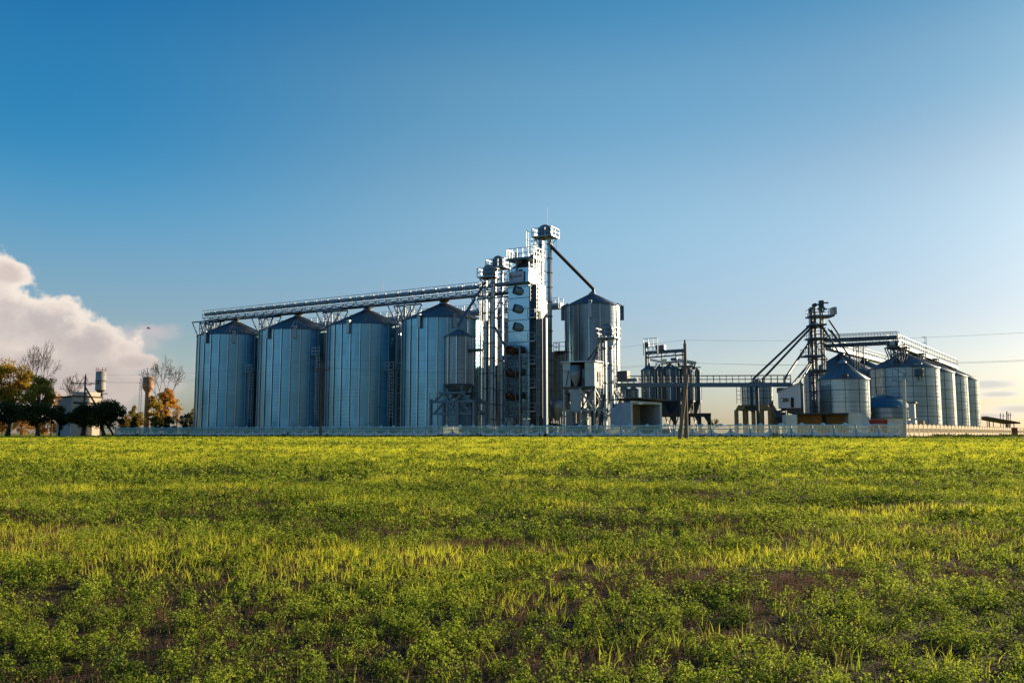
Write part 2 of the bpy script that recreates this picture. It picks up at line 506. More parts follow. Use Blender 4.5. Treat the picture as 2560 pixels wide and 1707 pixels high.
# ------------------------------------------------------------------ silos
def stiff_proto(ri, z0, z1, ncl=7, w=0.13):
    mb = MB(); mb.obox((ri + 0.055, 0, (z0 + z1) / 2), V3((0.055, 0, 0)), V3((0, w / 2, 0)), V3((0, 0, (z1 - z0) / 2)), STIFF)
    mb.obox((ri + 0.03, w * .85, (z0 + z1) / 2), V3((0.03, 0, 0)), V3((0, w * .32, 0)), V3((0, 0, (z1 - z0) / 2 - .01)), SEAM)
    for i in range(1, ncl):
        z = z0 + (z1 - z0) * i / ncl
        mb.obox((ri + 0.08, 0, z), V3((0.055, 0, 0)), V3((0, w * 0.75, 0)), V3((0, 0, 0.06)), STIFF)
    return mb


def silo(name, label, cx, cy, r, z0, ze, za, nst=26, wallm=STEEL, group=None, ribs=None, boxes=(), ph=0.0, collar=0.7,
         cone=None, rings=None, sub=None, stw=0.13, vents=0):
    """round steel silo: wall, conical roof (> roof_ribs, collar), stiffeners, eave boxes, hopper"""
    t = thing(name, label, 'silo', (cx, cy, GZ if cone else z0), group)
    o = (cx, cy, 0)
    wl = MB(); nseg = 104
    wl.lathe(o, [(r, z0), (r, ze)], wallm, nseg)
    if rings:                                                     # dark overlaps between rows of sheets
        k = int(round((ze - z0) / rings))
        for i in range(0, k + 1):
            z = min(ze - 0.04, z0 + 0.04 + (ze - z0) * i / k)
            wl.lathe(o, [(r, z - 0.035), (r + 0.025, z - 0.035), (r + 0.025, z + 0.035), (r, z + 0.035)], SEAM, nseg, False)
        for i in range(int(sub or nst)):
            a = ph + 2 * math.pi * (i + 0.5) / int(sub or nst)
            n_ = V3((math.cos(a), math.sin(a), 0)); s_ = V3((-n_.y, n_.x, 0))
            wl.obox(V3(o) + n_ * (r + 0.012) + Z * ((z0 + ze) / 2), n_ * 0.018, s_ * 0.035, Z * ((ze - z0) / 2), SEAM)
    wl.build('wall', t)
    rf = MB(); rc = collar
    rf.lathe(o, [(r - 0.02, ze - 0.02), (r + 0.16, ze - 0.10), (r + 0.16, ze - 0.02), (rc, za - 0.25)], ROOF, 96)
    ro = rf.build('roof', t)
    rb = MB(); nr = ribs or nst
    for i in range(nr):
        a = ph + 2 * math.pi * i / nr; n_ = V3((math.cos(a), math.sin(a), 0))
        rb.beam(V3(o) + n_ * (r + 0.1) + Z * (ze + 0.0), V3(o) + n_ * rc + Z * (za - 0.2), 0.07, ROOF, 0.10)
    rb.build('roof_ribs', ro)
    cb = MB(); cb.lathe(o, [(rc + 0.08, za - 0.32), (rc + 0.08, za - 0.05), (rc * 0.7, za + 0.05), (rc * 0.5, za + 0.25), (0, za + 0.25)], GALV, 20)
    cb.build('collar', ro)
    if nst:
        sp = stiff_proto(r, z0, ze - 0.05, max(3, int((ze - z0) / 2.4)), stw)
        first = None
        for i in range(nst):
            a = ph + 2 * math.pi * i / nst
            if first is None:
                first = sp.build('stiffener', t, local=True); q = first
            else:
                q = first.copy(); COL.objects.link(q); q.parent = t
            q.location = (0, 0, -t['_o'][2]); q.rotation_euler = (0, 0, a)
    for (a, dz) in boxes:                                         # white vent hoods bent over the eave
        b = MB(); n_ = V3((math.cos(a), math.sin(a), 0)); s_ = V3((-n_.y, n_.x, 0))
        b.obox(V3(o) + n_ * (r + 0.32) + Z * (ze - dz / 2 + 0.05), n_ * 0.2, s_ * 0.26, Z * (dz / 2), RIB)
        b.obox(V3(o) + n_ * (r + 0.0) + Z * (ze + 0.28), n_ * 0.52, s_ * 0.26, Z * 0.12, RIB)
        b.build('vent_hood', t)
    for i in range(vents):
        a = ph + 2 * math.pi * (i + 0.5) / vents; n_ = V3((math.cos(a), math.sin(a), 0)); s_ = V3((-n_.y, n_.x, 0))
        f = 0.55; c_ = V3(o) + n_ * (r * f) + Z * (ze + (za - ze) * (1 - f) + 0.15)
        b = MB(); b.obox(c_, n_ * 0.25, s_ * 0.3, Z * 0.2, GALV); b.build('roof_vent', t)
    if cone:
        zb, rb_ = cone
        h = MB(); h.lathe(o, [(r, z0), (rb_, zb), (rb_ * 0.8, zb - 0.3)], BLUEGREY if wallm is STEEL else wallm, 48)
        h.lathe(o, [(r + 0.12, z0 - 0.1), (r + 0.12, z0 + 0.12), (r, z0 + 0.12)], DARK, 48)
        h.build('hopper', t)
    return t


D, RS = 15.0, 6.45
C4 = P(1110, 753, 132); C4 = V3((C4.x, C4.y, 0))
ZE = P(1110, 791, 132 - RS).z; ZA = P(1110, 757, 132).z
names = ['large blue-reflecting silo standing behind the small hopper silo, nearest the bucket elevators',
         'large silo second from the elevators, its front right edge in dark shade',
         'large silo directly behind the wooden pole, third from the elevators',
         'leftmost large steel silo at the open end of the row']
row = []
for k in range(4):
    c = C4 - U * (D * k)
    bx = []
    for ang in ((-118, -72), (-106, ), (-122, -80), (-118, -74))[k]:
        bx.append((R(ang) + 0.0, 1.7))
    silo('grain_silo', names[k], c.x, c.y, RS, GZ, ZE, ZA, 26, STEEL, 'large silos of the front row', 52, bx, ph=R(3 + 4 * k))
bn = ['rear row silo seen in warm shade between the elevator legs and the dryer', 'rear row silo showing behind the gap beside the nearest large silo',
      'rear row silo hidden in the dark gap left of the middle silos', 'rear row silo behind the leftmost large silo']
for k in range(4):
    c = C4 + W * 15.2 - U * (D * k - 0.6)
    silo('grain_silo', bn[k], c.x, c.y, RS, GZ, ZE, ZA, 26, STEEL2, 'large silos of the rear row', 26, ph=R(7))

# foundation slab the silos stand on, a low concrete plinth
mb = MB(); mb.fbox(C4 + Z * 0, U, W, -3 * D - 8, 9.5, -8, 24, GZ - 0.3, GZ + 0.02, CONC)
so_ = single(mb, 'yard_slab', 'low concrete slab under the two rows of large silos', 'slab', tuple(C4 + Z * GZ), kind='structure')


def gantry(name, label, p0, p1, w=1.5, h=1.0, cat='conveyor', bed=BLUEGREY, railm=GALV, belt=RIB, parts=(), every=1.5, railh=1.15, lift=0.28, group=None):
    """bridge conveyor: trough, walkway, two railings"""
    p0 = V3(p0); p1 = V3(p1); d = (p1 - p0).normalized(); s = d.cross(Z).normalized()
    t = thing(name, label, cat, tuple(p0), group)
    a = MB(); a.beam(p0 + Z * (h * lift), p1 + Z * (h * lift), w * 0.42, belt, h * (0.5 if lift < .5 else .38))
    k = int((p1 - p0).length / 2.4)
    for i in range(k + 1):
        c = p0.lerp(p1, i / max(1, k)) + Z * (h * lift)
        a.obox(c, d * 0.06, s * (w * 0.25), Z * (h * 0.34), bed)
    a.build('conveyor_trough', t)
    b = MB()
    for q in (-1, 1):
        if lift < .5:
            b.beam(p0 + s * q * w / 2, p1 + s * q * w / 2, 0.12, bed, 0.5); continue
        for dz in (-.3, .26):                                    # open truss girder
            b.beam(p0 + s * q * w / 2 + Z * dz, p1 + s * q * w / 2 + Z * dz, 0.12, bed, 0.13)
        n_ = int((p1 - p0).length / 1.1)
        for i in range(n_):
            a0 = p0.lerp(p1, i / n_) + s * q * w / 2; a1 = p0.lerp(p1, (i + 1) / n_) + s * q * w / 2
            b.beam(a0 + Z * (-.3 if i % 2 else .26), a1 + Z * (.26 if i % 2 else -.3), 0.1, bed, 0.1)
    b.beam(p0 - Z * 0.22, p1 - Z * 0.22, w - 0.14, bed, 0.06)
    b.build('walkway', t)
    for q in (-1, 1):
        r_ = MB(); r_.rail([p0 + s * q * (w / 2 + 0.03) + Z * 0.3, p1 + s * q * (w / 2 + 0.03) + Z * 0.3], railm, railh, 0.07, every)
        r_.build('railing', t)
    return t


def trestle(parent, top, base, d, s, w=1.5, spread=3.0, m=BLUEGREY, name='support_frame'):
    """V shaped support of a gantry standing on or between the silos"""
    b = MB()
    for q in (-1, 1):
        tp = top + s * q * w / 2
        bs = base + s * q * w / 2
        b.beam(tp - d * spread * 0.9, tp + d * spread * 0.9, 0.2, m)
        b.beam(bs - d * 0.7, tp - d * 0.7, 0.18, m); b.beam(bs + d * 0.7, tp + d * 0.7, 0.18, m)
        b.beam(bs - d * 0.7 + Z * 0.5, tp - d * spread * 0.9, 0.14, m); b.beam(bs + d * 0.7 + Z * 0.5, tp + d * spread * 0.9, 0.14, m)
        b.beam(bs - d * 0.7 + Z * 0.7, tp + d * 0.7, 0.12, m); b.beam(bs + d * 0.7 + Z * 0.7, tp - d * 0.7, 0.12, m)
        zz = bs.z + 0.5
        while zz < tp.z:
            b.beam(V3((bs.x, bs.y, zz)) - d * 0.7, V3((bs.x, bs.y, zz)) + d * 0.7, 0.1, m); zz += 1.5
    b.beam(base - s * w / 2 + Z * 1, base + s * w / 2 + Z * 1, 0.12, m)
    b.build(name, parent)


zb = ZA + 0.62
gp0 = C4 - U * (3 * D + 7.6) + Z * (zb + 0.0); gp1 = C4 + U * 13.2 + Z * (zb + 0.35)
G = gantry('silo_bridge_conveyor', 'long railed conveyor bridge running over the peaks of the front silos', gp0, gp1, 1.7, 1.1, railh=1.3, railm=BLUEGREY, belt=mat('trough_steel', (.15, .20, .25), .45, .6, .15, 1), lift=.98)  # railings take a darker steel to carry the shade on their front
for k in range(-1, 4):                                              # trestles between the silos
    c = C4 - U * (D * (k + 0.5))
    if k == -1: c = C4 + U * 8.3
    trestle(G, V3((c.x, c.y, zb - 0.35)), V3((c.x, c.y, ZE - 0.6)), U, W, 1.7, 3.1)
    leg = MB()
    for q in (-1, 1):
        for e in (-1, 1):
            b_ = V3((c.x, c.y, 0)) + W * q * 0.85 + U * e * 0.7
            leg.beam(b_ + Z * GZ, b_ + Z * (ZE - 0.5), 0.18, GALV)
    z_ = GZ + 2
    while z_ < ZE - 1:
        for q in (-1, 1):
            b_ = V3((c.x, c.y, z_)) + W * q * 0.85
            leg.beam(b_ - U * 0.7, b_ + U * 0.7, 0.1, GALV)
        z_ += 2.4
    leg.build('trestle_leg', G)
c = C4 - U * (3 * D + 5.2)
trestle(G, V3((c.x, c.y, zb - 0.35)), V3((c.x, c.y, ZE - 0.3)), U, W, 1.7, 1.6)
for k in range(4):                                                 # chutes from the conveyor to each peak
    b = MB(); c = C4 - U * (D * k); b.lathe((c.x, c.y, 0), [(0.9, zb - 0.25), (0.55, zb - 0.55), (0.55, ZA + 0.1)], RUST if k in (0, 2) else GALV, 12)
    b.build('discharge_chute', G)
for kx in (0.28, 0.62):
    m_ = MB(); q = gp0.lerp(gp1, kx) + Z * 1.2; m_.beam(q, q + Z * 2.6, 0.025, DARK); m_.build('lightning_rod', G)
zb2 = ZA - 0.1
q0 = C4 + W * 15.2 - U * (3 * D + 4) + Z * (zb2 + 0.5); q1 = C4 + W * 15.2 + U * 13 + Z * (zb2 + 0.5)
G2 = gantry('rear_bridge_conveyor', 'second conveyor bridge seen between the silo roofs over the rear row', q0, q1, 1.7, 1.2)
for k in (-1, 0, 1, 2):
    c = C4 + W * 15.2 - U * (D * (k + 0.5)); 
    trestle(G2, V3((c.x, c.y, zb2 + 0.2)), V3((c.x, c.y, ZE - 2)), U, W, 1.7, 2.2)

# caged ladders standing in the gaps between the big silos
for k in (0, 1, 2):
    c = C4 - U * (D * (k + 0.5)) - W * 3.2; nm = ('between the two silos nearest the elevators', 'between the second and third silo from the elevators', 'between the two leftmost silos')[k]
    t = thing('access_ladder', 'caged steel ladder in the dark gap ' + nm, 'ladder', (c.x, c.y, GZ), 'caged ladders between silos')
    b = MB(); zt = (11.5, 14.5, 12.2)[k]
    b.ladder(V3((c.x, c.y, GZ + 2.6)), V3((c.x, c.y, zt)), U, RIB, 0.7, 0.5, 0.08); b.build('rungs', t)
    b = MB(); b.beam(V3((c.x, c.y, GZ)) - U * 0.35, V3((c.x, c.y, GZ + 2.6)) - U * 0.35, 0.08, GALV); b.beam(V3((c.x, c.y, GZ)) + U * 0.35, V3((c.x, c.y, GZ + 2.6)) + U * 0.35, 0.08, GALV); b.build('stand', t)
    b = MB(); b.cage(V3((c.x, c.y, GZ + 4)), V3((c.x, c.y, zt)), W * -1, U, GALV, 0.42, 1.1); b.build('safety_cage', t)
    b = MB(); b.fbox((c.x, c.y, 0), U, W, -0.9, 0.7, -0.5, 1.2, zt - 0.1, zt, GALV); b.rail([V3((c.x, c.y, zt)) - U * 0.9 - W * 0.5, V3((c.x, c.y, zt)) + U * 0.7 - W * 0.5], RIB, 1.1, 0.06, 0.8); b.build('landing', t)
# ------------------------------------------------------------------ small hopper silo in front of the row
def at(x, Y, z=GZ):
    """point on the yard whose base is seen at column x at distance Y"""
    p = P(x, HOR, Y); return V3((p.x, Y, z))


c = at(1146, 116)
r = 36 / FPX * 116
ze = P(1146, 838, 116 - r).z; z0 = P(1146, 961, 116 - r).z; za = P(1146, 820, 116).z
zc = P(1146, 1000, 116).z
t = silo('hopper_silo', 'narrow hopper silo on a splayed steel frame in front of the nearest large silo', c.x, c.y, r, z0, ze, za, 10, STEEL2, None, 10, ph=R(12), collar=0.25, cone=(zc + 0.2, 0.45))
b = MB()
zf = P(1146, 983, 116).z; zg = P(1146, 1005, 116).z; zh = P(1146, 1034, 116).z
for q in (-1, 1):
    for e in (-1, 1):
        top = V3((c.x, c.y, z0)) + U * q * r * 0.72 + W * e * r * 0.72
        b.beam(top, V3((top.x, top.y, zf - 0.2)), 0.24, BLUEGREY)
        k1 = V3((c.x, c.y, zg)) + U * q * 3.0 + W * e * 1.6; k2 = V3((c.x, c.y, zh)) + U * q * 2.4 + W * e * 1.4
        b.beam(V3((top.x, top.y, zf)), k1, 0.26, BLUEGREY)
        b.beam(V3((top.x, top.y, zf)), V3((c.x, c.y, zg)) + U * q * 0.4 + W * e * 1.6, 0.26, BLUEGREY)
        b.beam(V3((c.x, c.y, zg)) + U * q * 1.3 + W * e * 1.6, V3((c.x, c.y, zh)) + U * q * 3.0 + W * e * 1.5, 0.2, BLUEGREY)
for e in (-1, 1):
    for zz, ww in ((zf, 2.1), (zg, 3.6), (zh, 3.1)):
        m0 = V3((c.x, c.y, zz)) + W * e * 1.6
        b.beam(m0 - U * ww, m0 + U * ww, 0.3, BLUEGREY)
    b.beam(V3((c.x, c.y, GZ)) + U * 0.9 + W * e * 1.6, V3((c.x, c.y, zg)) + U * 0.9 + W * e * 1.6, 0.5, BLUEGREY)
    b.beam(V3((c.x, c.y, GZ)) - U * 3.4 + W * e * 1.6, V3((c.x, c.y, zg + 0.4)) - U * 3.4 + W * e * 1.6, 0.32, BLUEGREY)
    b.beam(V3((c.x, c.y, GZ)) + U * 3.4 + W * e * 1.6, V3((c.x, c.y, zg)) + U * 3.4 + W * e * 1.6, 0.32, BLUEGREY)
    b.beam(V3((c.x, c.y, zh)) - U * 0.6 + W * e * 1.6, V3((c.x, c.y, zg)) + U * 0.6 + W * e * 1.6, 0.2, BLUEGREY)
    b.beam(V3((c.x, c.y, zg)) - U * 0.7 + W * e * 1.6, V3((c.x, c.y, zh)) + U * 0.7 + W * e * 1.6, 0.24, BLUEGREY)
b.build('support_frame', t)
b = MB(); m0 = V3((c.x, c.y, zg + 0.15)); b.rail([m0 - U * 3.6 - W * 1.7, m0 - U * 0.2 - W * 1.7], GALV, 1.1, 0.05, 1.2); b.build('railing', t)
b = MB(); m0 = V3((c.x, c.y, 0)) + U * (r + 0.8); b.ladder(m0 + Z * (GZ + .3), m0 + Z * (ze + .5), U, DARK, 0.5, 0.6, 0.07); b.cage(m0 + Z * (z0 + 1), m0 + Z * ze, U, W, DARK, 0.4, 1.3)
b.fbox(m0, U, W, -0.8, 0.7, -0.6, 0.6, ze - 2.1, ze - 1.8, DARK); b.rail([m0 - U * 0.3 - W * 0.6 + Z * (ze - 1.8), m0 + U * 0.7 - W * 0.6 + Z * (ze - 1.8), m0 + U * .7 + W * .6 + Z * (ze - 1.8)], GALV, 1.1, 0.06, 0.6)
b.build('ladder', t)


# ------------------------------------------------------------------ bucket elevators
def elevator(label, c, ztop, gap=1.5, w=0.42, axis=U, m=RIB, hw=0.75, plat=(1.6, 1.4), lad=True, spouts=(), zb=GZ, prt=None, platm=GALV):
    c = V3((c.x, c.y, 0)); ax = axis; ay = Z.cross(ax)
    t = thing('bucket_elevator', label, 'elevator', (c.x, c.y, zb), 'bucket elevators of the silo plant')
    for q in (-1, 1):
        b = MB(); p = c + ax * q * gap / 2
        b.beam(p + Z * (zb + 0.9), p + Z * (ztop - 1.6), w * .82, m)
        z = zb + 2.5
        while z < ztop - 2:
            b.obox(p + Z * z, ax * (w / 2 + 0.05), ay * (w / 2 + 0.05), Z * 0.07, DARK); z += 2.2
        b.build('leg', t)
    b = MB(); z = zb + 3
    b.ladder(c + Z * z + ay * .26, c + Z * (ztop - 2) + ay * .26, ax, DARK, gap - w + .04, 1.6, 0.08)
    b.build('brace', t)
    b = MB(); pts = []; hh = gap / 2 + w * 0.75
    zt = ztop - 1.6
    for k in range(9):
        a = math.pi * k / 8; pts.append(c + ax * (hh * math.cos(a)) + Z * (zt + 0.75 + 0.85 * math.sin(a)) - ay * hw / 2)
    pts += [c - ax * hh + Z * zt - ay * hw / 2, c + ax * hh + Z * zt - ay * hw / 2]
    b.prism(pts, ay * hw, BLUEGREY)
    b.obox(c + ay * (hw / 2 + 0.4) + Z * (zt + 0.8), ax * 0.35, ay * 0.4, Z * 0.3, DARK)
    b.build('head', t)
    b = MB(); b.fbox(c, ax, ay, -hh - 0.1, hh + 0.1, -hw * .6, hw * .6, zb, zb + 1.0, BLUEGREY); b.build('boot', t)
    pw, pd = plat
    b = MB(); zp = zt - 0.25
    b.fbox(c, ax, ay, -pw, pw, -pd, pd, zp - 0.16, zp, platm)
    for q in (-1, 1):
        b.beam(c + ax * q * pw * 0.9 - ay * pd * 0.8 + Z * zp, c + ax * q * gap * 0.5 - ay * 0.2 + Z * (zp - 1.6), 0.1, platm)
        b.beam(c + ax * q * pw * 0.9 + ay * pd * 0.8 + Z * zp, c + ax * q * gap * 0.5 + ay * 0.2 + Z * (zp - 1.6), 0.1, platm)
    po = b.build('platform', t)
    b = MB(); k = [c + ax * x * pw + ay * y * pd + Z * zp for x, y in ((-1, -1), (1, -1), (1, 1), (-1, 1), (-1, -1))]
    b.rail(k, platm, 1.2, 0.075, 1.1); b.build('railing', po)
    if lad:
        b = MB(); l0 = c - ax * (gap / 2 + w / 2 + 0.35)
        b.ladder(l0 + Z * (zb + 0.5), l0 + Z * (zp + 0.5), ax, GALV, 0.45, 0.6, 0.06)
        b.cage(l0 + Z * (zb + 3), l0 + Z * zp, ay * -1, ax, GALV, 0.38, 2.0); b.build('ladder', t)
    return t, zp


PAL = mat('pale_green_painted_steel', (0.50, 0.58, 0.50), 0.45, 0.3, 0.1, 1)
c = at(1222, 123); zA = P(1208, 662, 123).z
E1, zp = elevator('left one of the two bucket elevators beside the nearest large silo, ladder on its side', c, zA, 1.15, 0.42, U, RIB, plat=(1.35, 1.2))
b = MB(); pa = V3((c.x, c.y, zp - 0.6)) - U * 0.6; pb_ = V3(P(1146, 812, 116))
b.tube(pa, pb_, 0.2, BLUEGREY, n=10); b.tube(pb_, pb_ - Z * 1.0, 0.2, BLUEGREY, n=10); b.build('spout', E1)
b = MB(); pa = V3((c.x, c.y, 0)) + U * 0.9 + Z * P(1225, 815, 122).z; b.tube(pa, P(1270, 880, 121), 0.17, BLUEGREY, n=8); b.build('spout', E1)
c = at(1246, 128); zB = P(1240, 640, 128).z
E2, zp = elevator('right and slightly taller of the two bucket elevators left of the dryer, sunlit legs', c, zB, 1.2, 0.42, U, RIB, plat=(1.6, 1.2), lad=False)

# lattice ladder mast against the dryer's left edge
c = at(1266, 124)
t = thing('ladder_mast', 'sunlit caged ladder mast close to the left edge of the dryer', 'ladder', (c.x, c.y, GZ))
zt = P(1268, 745, 124).z
b = MB(); b.ladder(c, V3((c.x, c.y, zt)), U, RIB, 0.55, 0.5, 0.09); b.build('rungs', t)
b = MB(); b.cage(c + Z * 2.4, V3((c.x, c.y, zt)), U, W, RIB, 0.35, 1.0); b.build('safety_cage', t)

# ------------------------------------------------------------------ grain dryer tower
Yd = 121
o = at(1271, Yd); fw, fd = 3.35, 3.2            # front left corner, width along U, depth along W
zs = P(1290, 712, Yd).z; zr = P(1290, 683, Yd).z; zt2 = P(1290, 672, Yd).z; zap = P(1302, 655, Yd + 1.5).z; zpl = P(1290, 648, Yd).z
t = thing('grain_dryer', 'tall shiny grain dryer tower with slanted exhaust ducts and burner fans', 'dryer', tuple(o))
DRYER = t
o0 = V3((o.x, o.y, 0))
b = MB(); b.fbox(o0, U, W, 0, fw, 0, fd, GZ + 2.6, zs, DRYSKIN)
z = GZ + 2.6 + 1.2
while z < zs - 0.3:                                          # seams where the dryer sections stack
    b.fbox(o0, U, W, -0.02, fw + 0.02, -0.025, 0.0, z, z + 0.09, DARK); b.fbox(o0, U, W, fw, fw + 0.025, 0, fd, z, z + 0.09, DARK)
    z += 1.58
b.build('dryer_column', t)
b = MB()
for i in range(4):
    b.fbox(o0, U, W, 0.25 + i * 0.8, 0.4 + i * 0.8, 0.2, 0.4, GZ, GZ + 2.6, BLUEGREY)
b.fbox(o0, U, W, -0.4, 0.9, -0.3, 1.8, GZ, GZ + 2.7, WHITE); b.fbox(o0, U, W, 2.2, fw, -0.1, 1.8, GZ, GZ + 2.5, WHITE)
b.fbox(o0, U, W, fw, fw + 1.8, 0.4, 2.4, GZ, GZ + 2.6, DARKC)
b.build('base', t)
b = MB(); b.fbox(o0, U, W, 0.28, fw - 0.1, 0.15, fd - 0.15, zs + 0.1, zt2, DRYSKIN)
b.fbox(o0, U, W, 1.6, 2.2, 0.1, 0.15, zr + 0.15, zr + 0.4, BLACK)
cc = o0 + U * (fw / 2 + 0.1) + W * (fd / 2)
q = [cc + U * x * (fw / 2 - 0.1) + W * y * (fd / 2 - 0.1) + Z * zt2 for x, y in ((-1, -1), (1, -1), (1, 1), (-1, 1))]
b.add(q + [cc + Z * zap], [(0, 1, 4), (1, 2, 4), (2, 3, 4), (3, 0, 4)], ROOF)
b.build('top_hopper', t)
sg = MB(); sg.fbox(o0, U, W, 0.1, 2.55, -0.12, -0.04, zs + 0.25, zr + 0.1, mat('sign_panel_grey', (0.44, 0.44, 0.52), 0.5, 0, 0.05))
sgo = sg.build('sign_panel', t)
lg = MB(); LOGO = mat('sign_dark_lettering', (0.06, 0.04, 0.07), 0.6, 0, 0.1); LOGR = mat('sign_red_lettering', (0.28, 0.06, 0.10), 0.6, 0, 0.1)
zc_ = (zs + 0.25 + zr + 0.1) / 2


def arc(mb, cu, cz, ru, rz, a0, a1, wd, m, n=14):
    ps = [o0 + U * (cu + ru * math.cos(R(a0 + (a1 - a0) * i / n))) + Z * (cz + rz * math.sin(R(a0 + (a1 - a0) * i / n))) - W * 0.135 for i in range(n + 1)]
    for a, c_ in zip(ps[:-1], ps[1:]): mb.beam(a, c_, 0.03, m, wd)


arc(lg, 0.55, zc_ + 0.05, 0.40, 0.40, 60, 330, 0.05, LOGR); arc(lg, 0.56, zc_ + 0.05, 0.22, 0.20, 40, 310, 0.12, LOGO)
lg.beam(o0 + U * 0.45 + Z * (zc_ + 0.05) - W * 0.135, o0 + U * 0.8 + Z * (zc_ + 0.12) - W * 0.135, 0.03, LOGO, 0.07)
u_ = 0.98
for ch, hh in (('o', .2), ('l', .3), ('o', .2), ('m', .2), ('m', .2), ('o', .2), ('l', .34), ('o', .2)):
    arc(lg, u_, zc_ + hh / 2 - 0.1 + (u_ - 0.9) * 0.08, 0.06, hh / 2, 0, 360 if ch == 'o' else 250, 0.045, LOGR, 8); u_ += 0.17
lg.build('sign_lettering', sgo)
b = MB(); b.fbox(o0, U, W, -0.75, fw + 0.35, -0.8, fd + 0.3, zs - 0.08, zs + 0.08, BLUEGREY)
po = b.build('platform', t)
b = MB(); k = [o0 + U * x + W * y + Z * (zs + 0.08) for x, y in ((-0.75, 1.0), (-0.75, -0.8), (fw + 0.35, -0.8), (fw + 0.35, fd + 0.3))]
b.rail(k[:2], GALV, 1.7, 0.08, 1.0); b.build('railing', po); b = MB(); b.rail(k[2:], GALV, 1.2, 0.08, 1.0); b.build('railing', po)
b = MB(); b.fbox(o0, U, W, -0.1, fw + 0.9, -0.4, fd, zpl - 0.3, zpl, BLUEGREY)
for u_ in (0.05, 1.2, fw - 0.1): b.fbox(o0, U, W, u_, u_ + 0.14, -0.1, 0.05, zt2 - 1.2, zpl - 0.3, GALV)
b.fbox(o0, U, W, fw + .6, fw + 0.74, -0.1, 0.05, zs, zpl - 0.3, GALV)
po = b.build('top_platform', t)
b = MB(); k = [o0 + U * x + W * y + Z * zpl for x, y in ((-0.1, fd), (-0.1, -0.4), (fw + 0.9, -0.4), (fw + 0.9, fd), (-0.1, fd))]
b.rail(k, GALV, 1.35, 0.08, 0.95); b.rail([k[0], k[1]], GALV, 1.35, 0.1, 0.8); b.build('railing', po)
zq = [P(1290, yy, Yd).z for yy in (732, 777, 822)]
for z in zq:                                                 # slanted exhaust ducts
    s0 = o0 + U * 2.0 + Z * z + W * 0.3; ax = (U * -0.66 - W * 0.72 + Z * 0.24).normalized()
    e = s0 + ax * 1.2
    b = MB(); b.tube(s0, e, 0.62, DARK if False else mat('exhaust_duct_grey', (0.24, 0.31, 0.36), 0.6, 0.5, 0.2, 2), 0.60, 20, False)
    b.tube(e - ax * 0.12, e - ax * 0.10, 0.58, BLACK, n=20)
    b.build('exhaust_duct', t)
for yy in (878, 934, 991):                                   # burner fans
    z = P(1290, yy, Yd).z; s0 = o0 + U * 0.9 + Z * z
    fp = MB(); fp.tube(s0 - W * 0.05, s0 - W * 1.5, 0.66, RUST, 0.62, 24, False); fp.tube(s0 - W * 0.05, s0 - W * 0.4, 0.68, DARK, 0.68, 24)
    fo = fp.build('burner_fan', t)
    ip = MB(); ip.tube(s0 - W * 0.9, s0 - W * 0.92, 0.58, BLACK, n=20)
    for k2 in range(5):
        a = R(72 * k2 + 20); dr = U * math.cos(a) + Z * math.sin(a); ip.beam(s0 - W * 0.98, s0 - W * 0.98 + dr * 0.55, 0.06, RUST, 0.16)
    ip.build('impeller', fo)
    mo = MB(); mo.tube(s0 + U * 0.9 - W * 0.7, s0 + U * 1.7 - W * 0.7, 0.30, DARK, n=14); mo.obox(s0 + U * 1.1 - W * 0.6 + Z * 0.45, U * 0.5, W * 0.25, Z * 0.18, BLUEGREY); mo.build('motor', fo)
b = MB()                                                     # fan scaffold
for (x, y) in ((-0.05, -1.5), (2.0, -1.5), (-0.05, -0.2), (2.0, -0.2)):
    b.beam(o0 + U * x + W * y + Z * GZ, o0 + U * x + W * y + Z * P(1290, 890, Yd).z, 0.12, BLUEGREY)
for i, yy in enumerate((893, 949, 1006, 1040)):
    z = P(1290, yy, Yd).z
    for y in (-1.5, -0.2): b.beam(o0 - U * 0.05 + W * y + Z * z, o0 + U * 2.0 + W * y + Z * z, 0.12, BLUEGREY)
    zn = P(1290, (949, 1006, 1040, 1088)[i], Yd).z + (0.9 if i < 2 else 0)
    for a, c_ in ((0.0, 0.9), (0.9, 0.0), (0.9, 1.9), (1.9, 0.9)):
        b.beam(o0 + U * (a if i != 3 else c_) - W * 1.5 + Z * z, o0 + U * (c_ if i != 3 else a) - W * 1.5 + Z * zn, 0.09, BLUEGREY)
b.build('fan_frame', t)
b = MB(); p = o0 + U * 2.45 - W * 1.2; b.tube(p + Z * GZ, p + Z * P(1290, 872, Yd).z, 0.13, GALV, n=10); b.tube(p + Z * P(1290, 872, Yd).z, p + Z * P(1290, 872, Yd).z - U * 0.8, 0.13, GALV, n=10)
for yy in (928, 985): b.tube(p + Z * P(1290, yy, Yd).z, p + Z * P(1290, yy, Yd).z - U * 1.2, 0.1, GALV, n=8)
b.build('gas_pipe', t)
b = MB(); p = o0 + U * (fw + 0.55) - W * 0.3                  # side stair landings
for yy in (798, 856, 912, 970, 1028):
    z = P(1330, yy, Yd).z; b.fbox(p, U, W, -0.5, 0.65, -0.3, 1.4, z - 0.14, z, RIB); b.rail([p + Z * z - U * 0.5 - W * 0.3, p + Z * z + U * 0.65 - W * 0.3], GALV, 1.1, 0.07, 1.1)
b.build('landings', t)
b = MB(); b.ladder(p + U * 0.9 + Z * GZ, p + U * 0.9 + Z * zpl, W, GALV, 0.5, 0.55, 0.08); b.ladder(p - U * 0.1 + Z * GZ, p - U * 0.1 + Z * zs, W, DARK, 0.5, 0.55, 0.08)
b.cage(p + U * 0.9 + Z * (GZ + 3), p + U * 0.9 + Z * zpl, U, W, GALV, 0.4, 1.5); b.build('ladder', t)
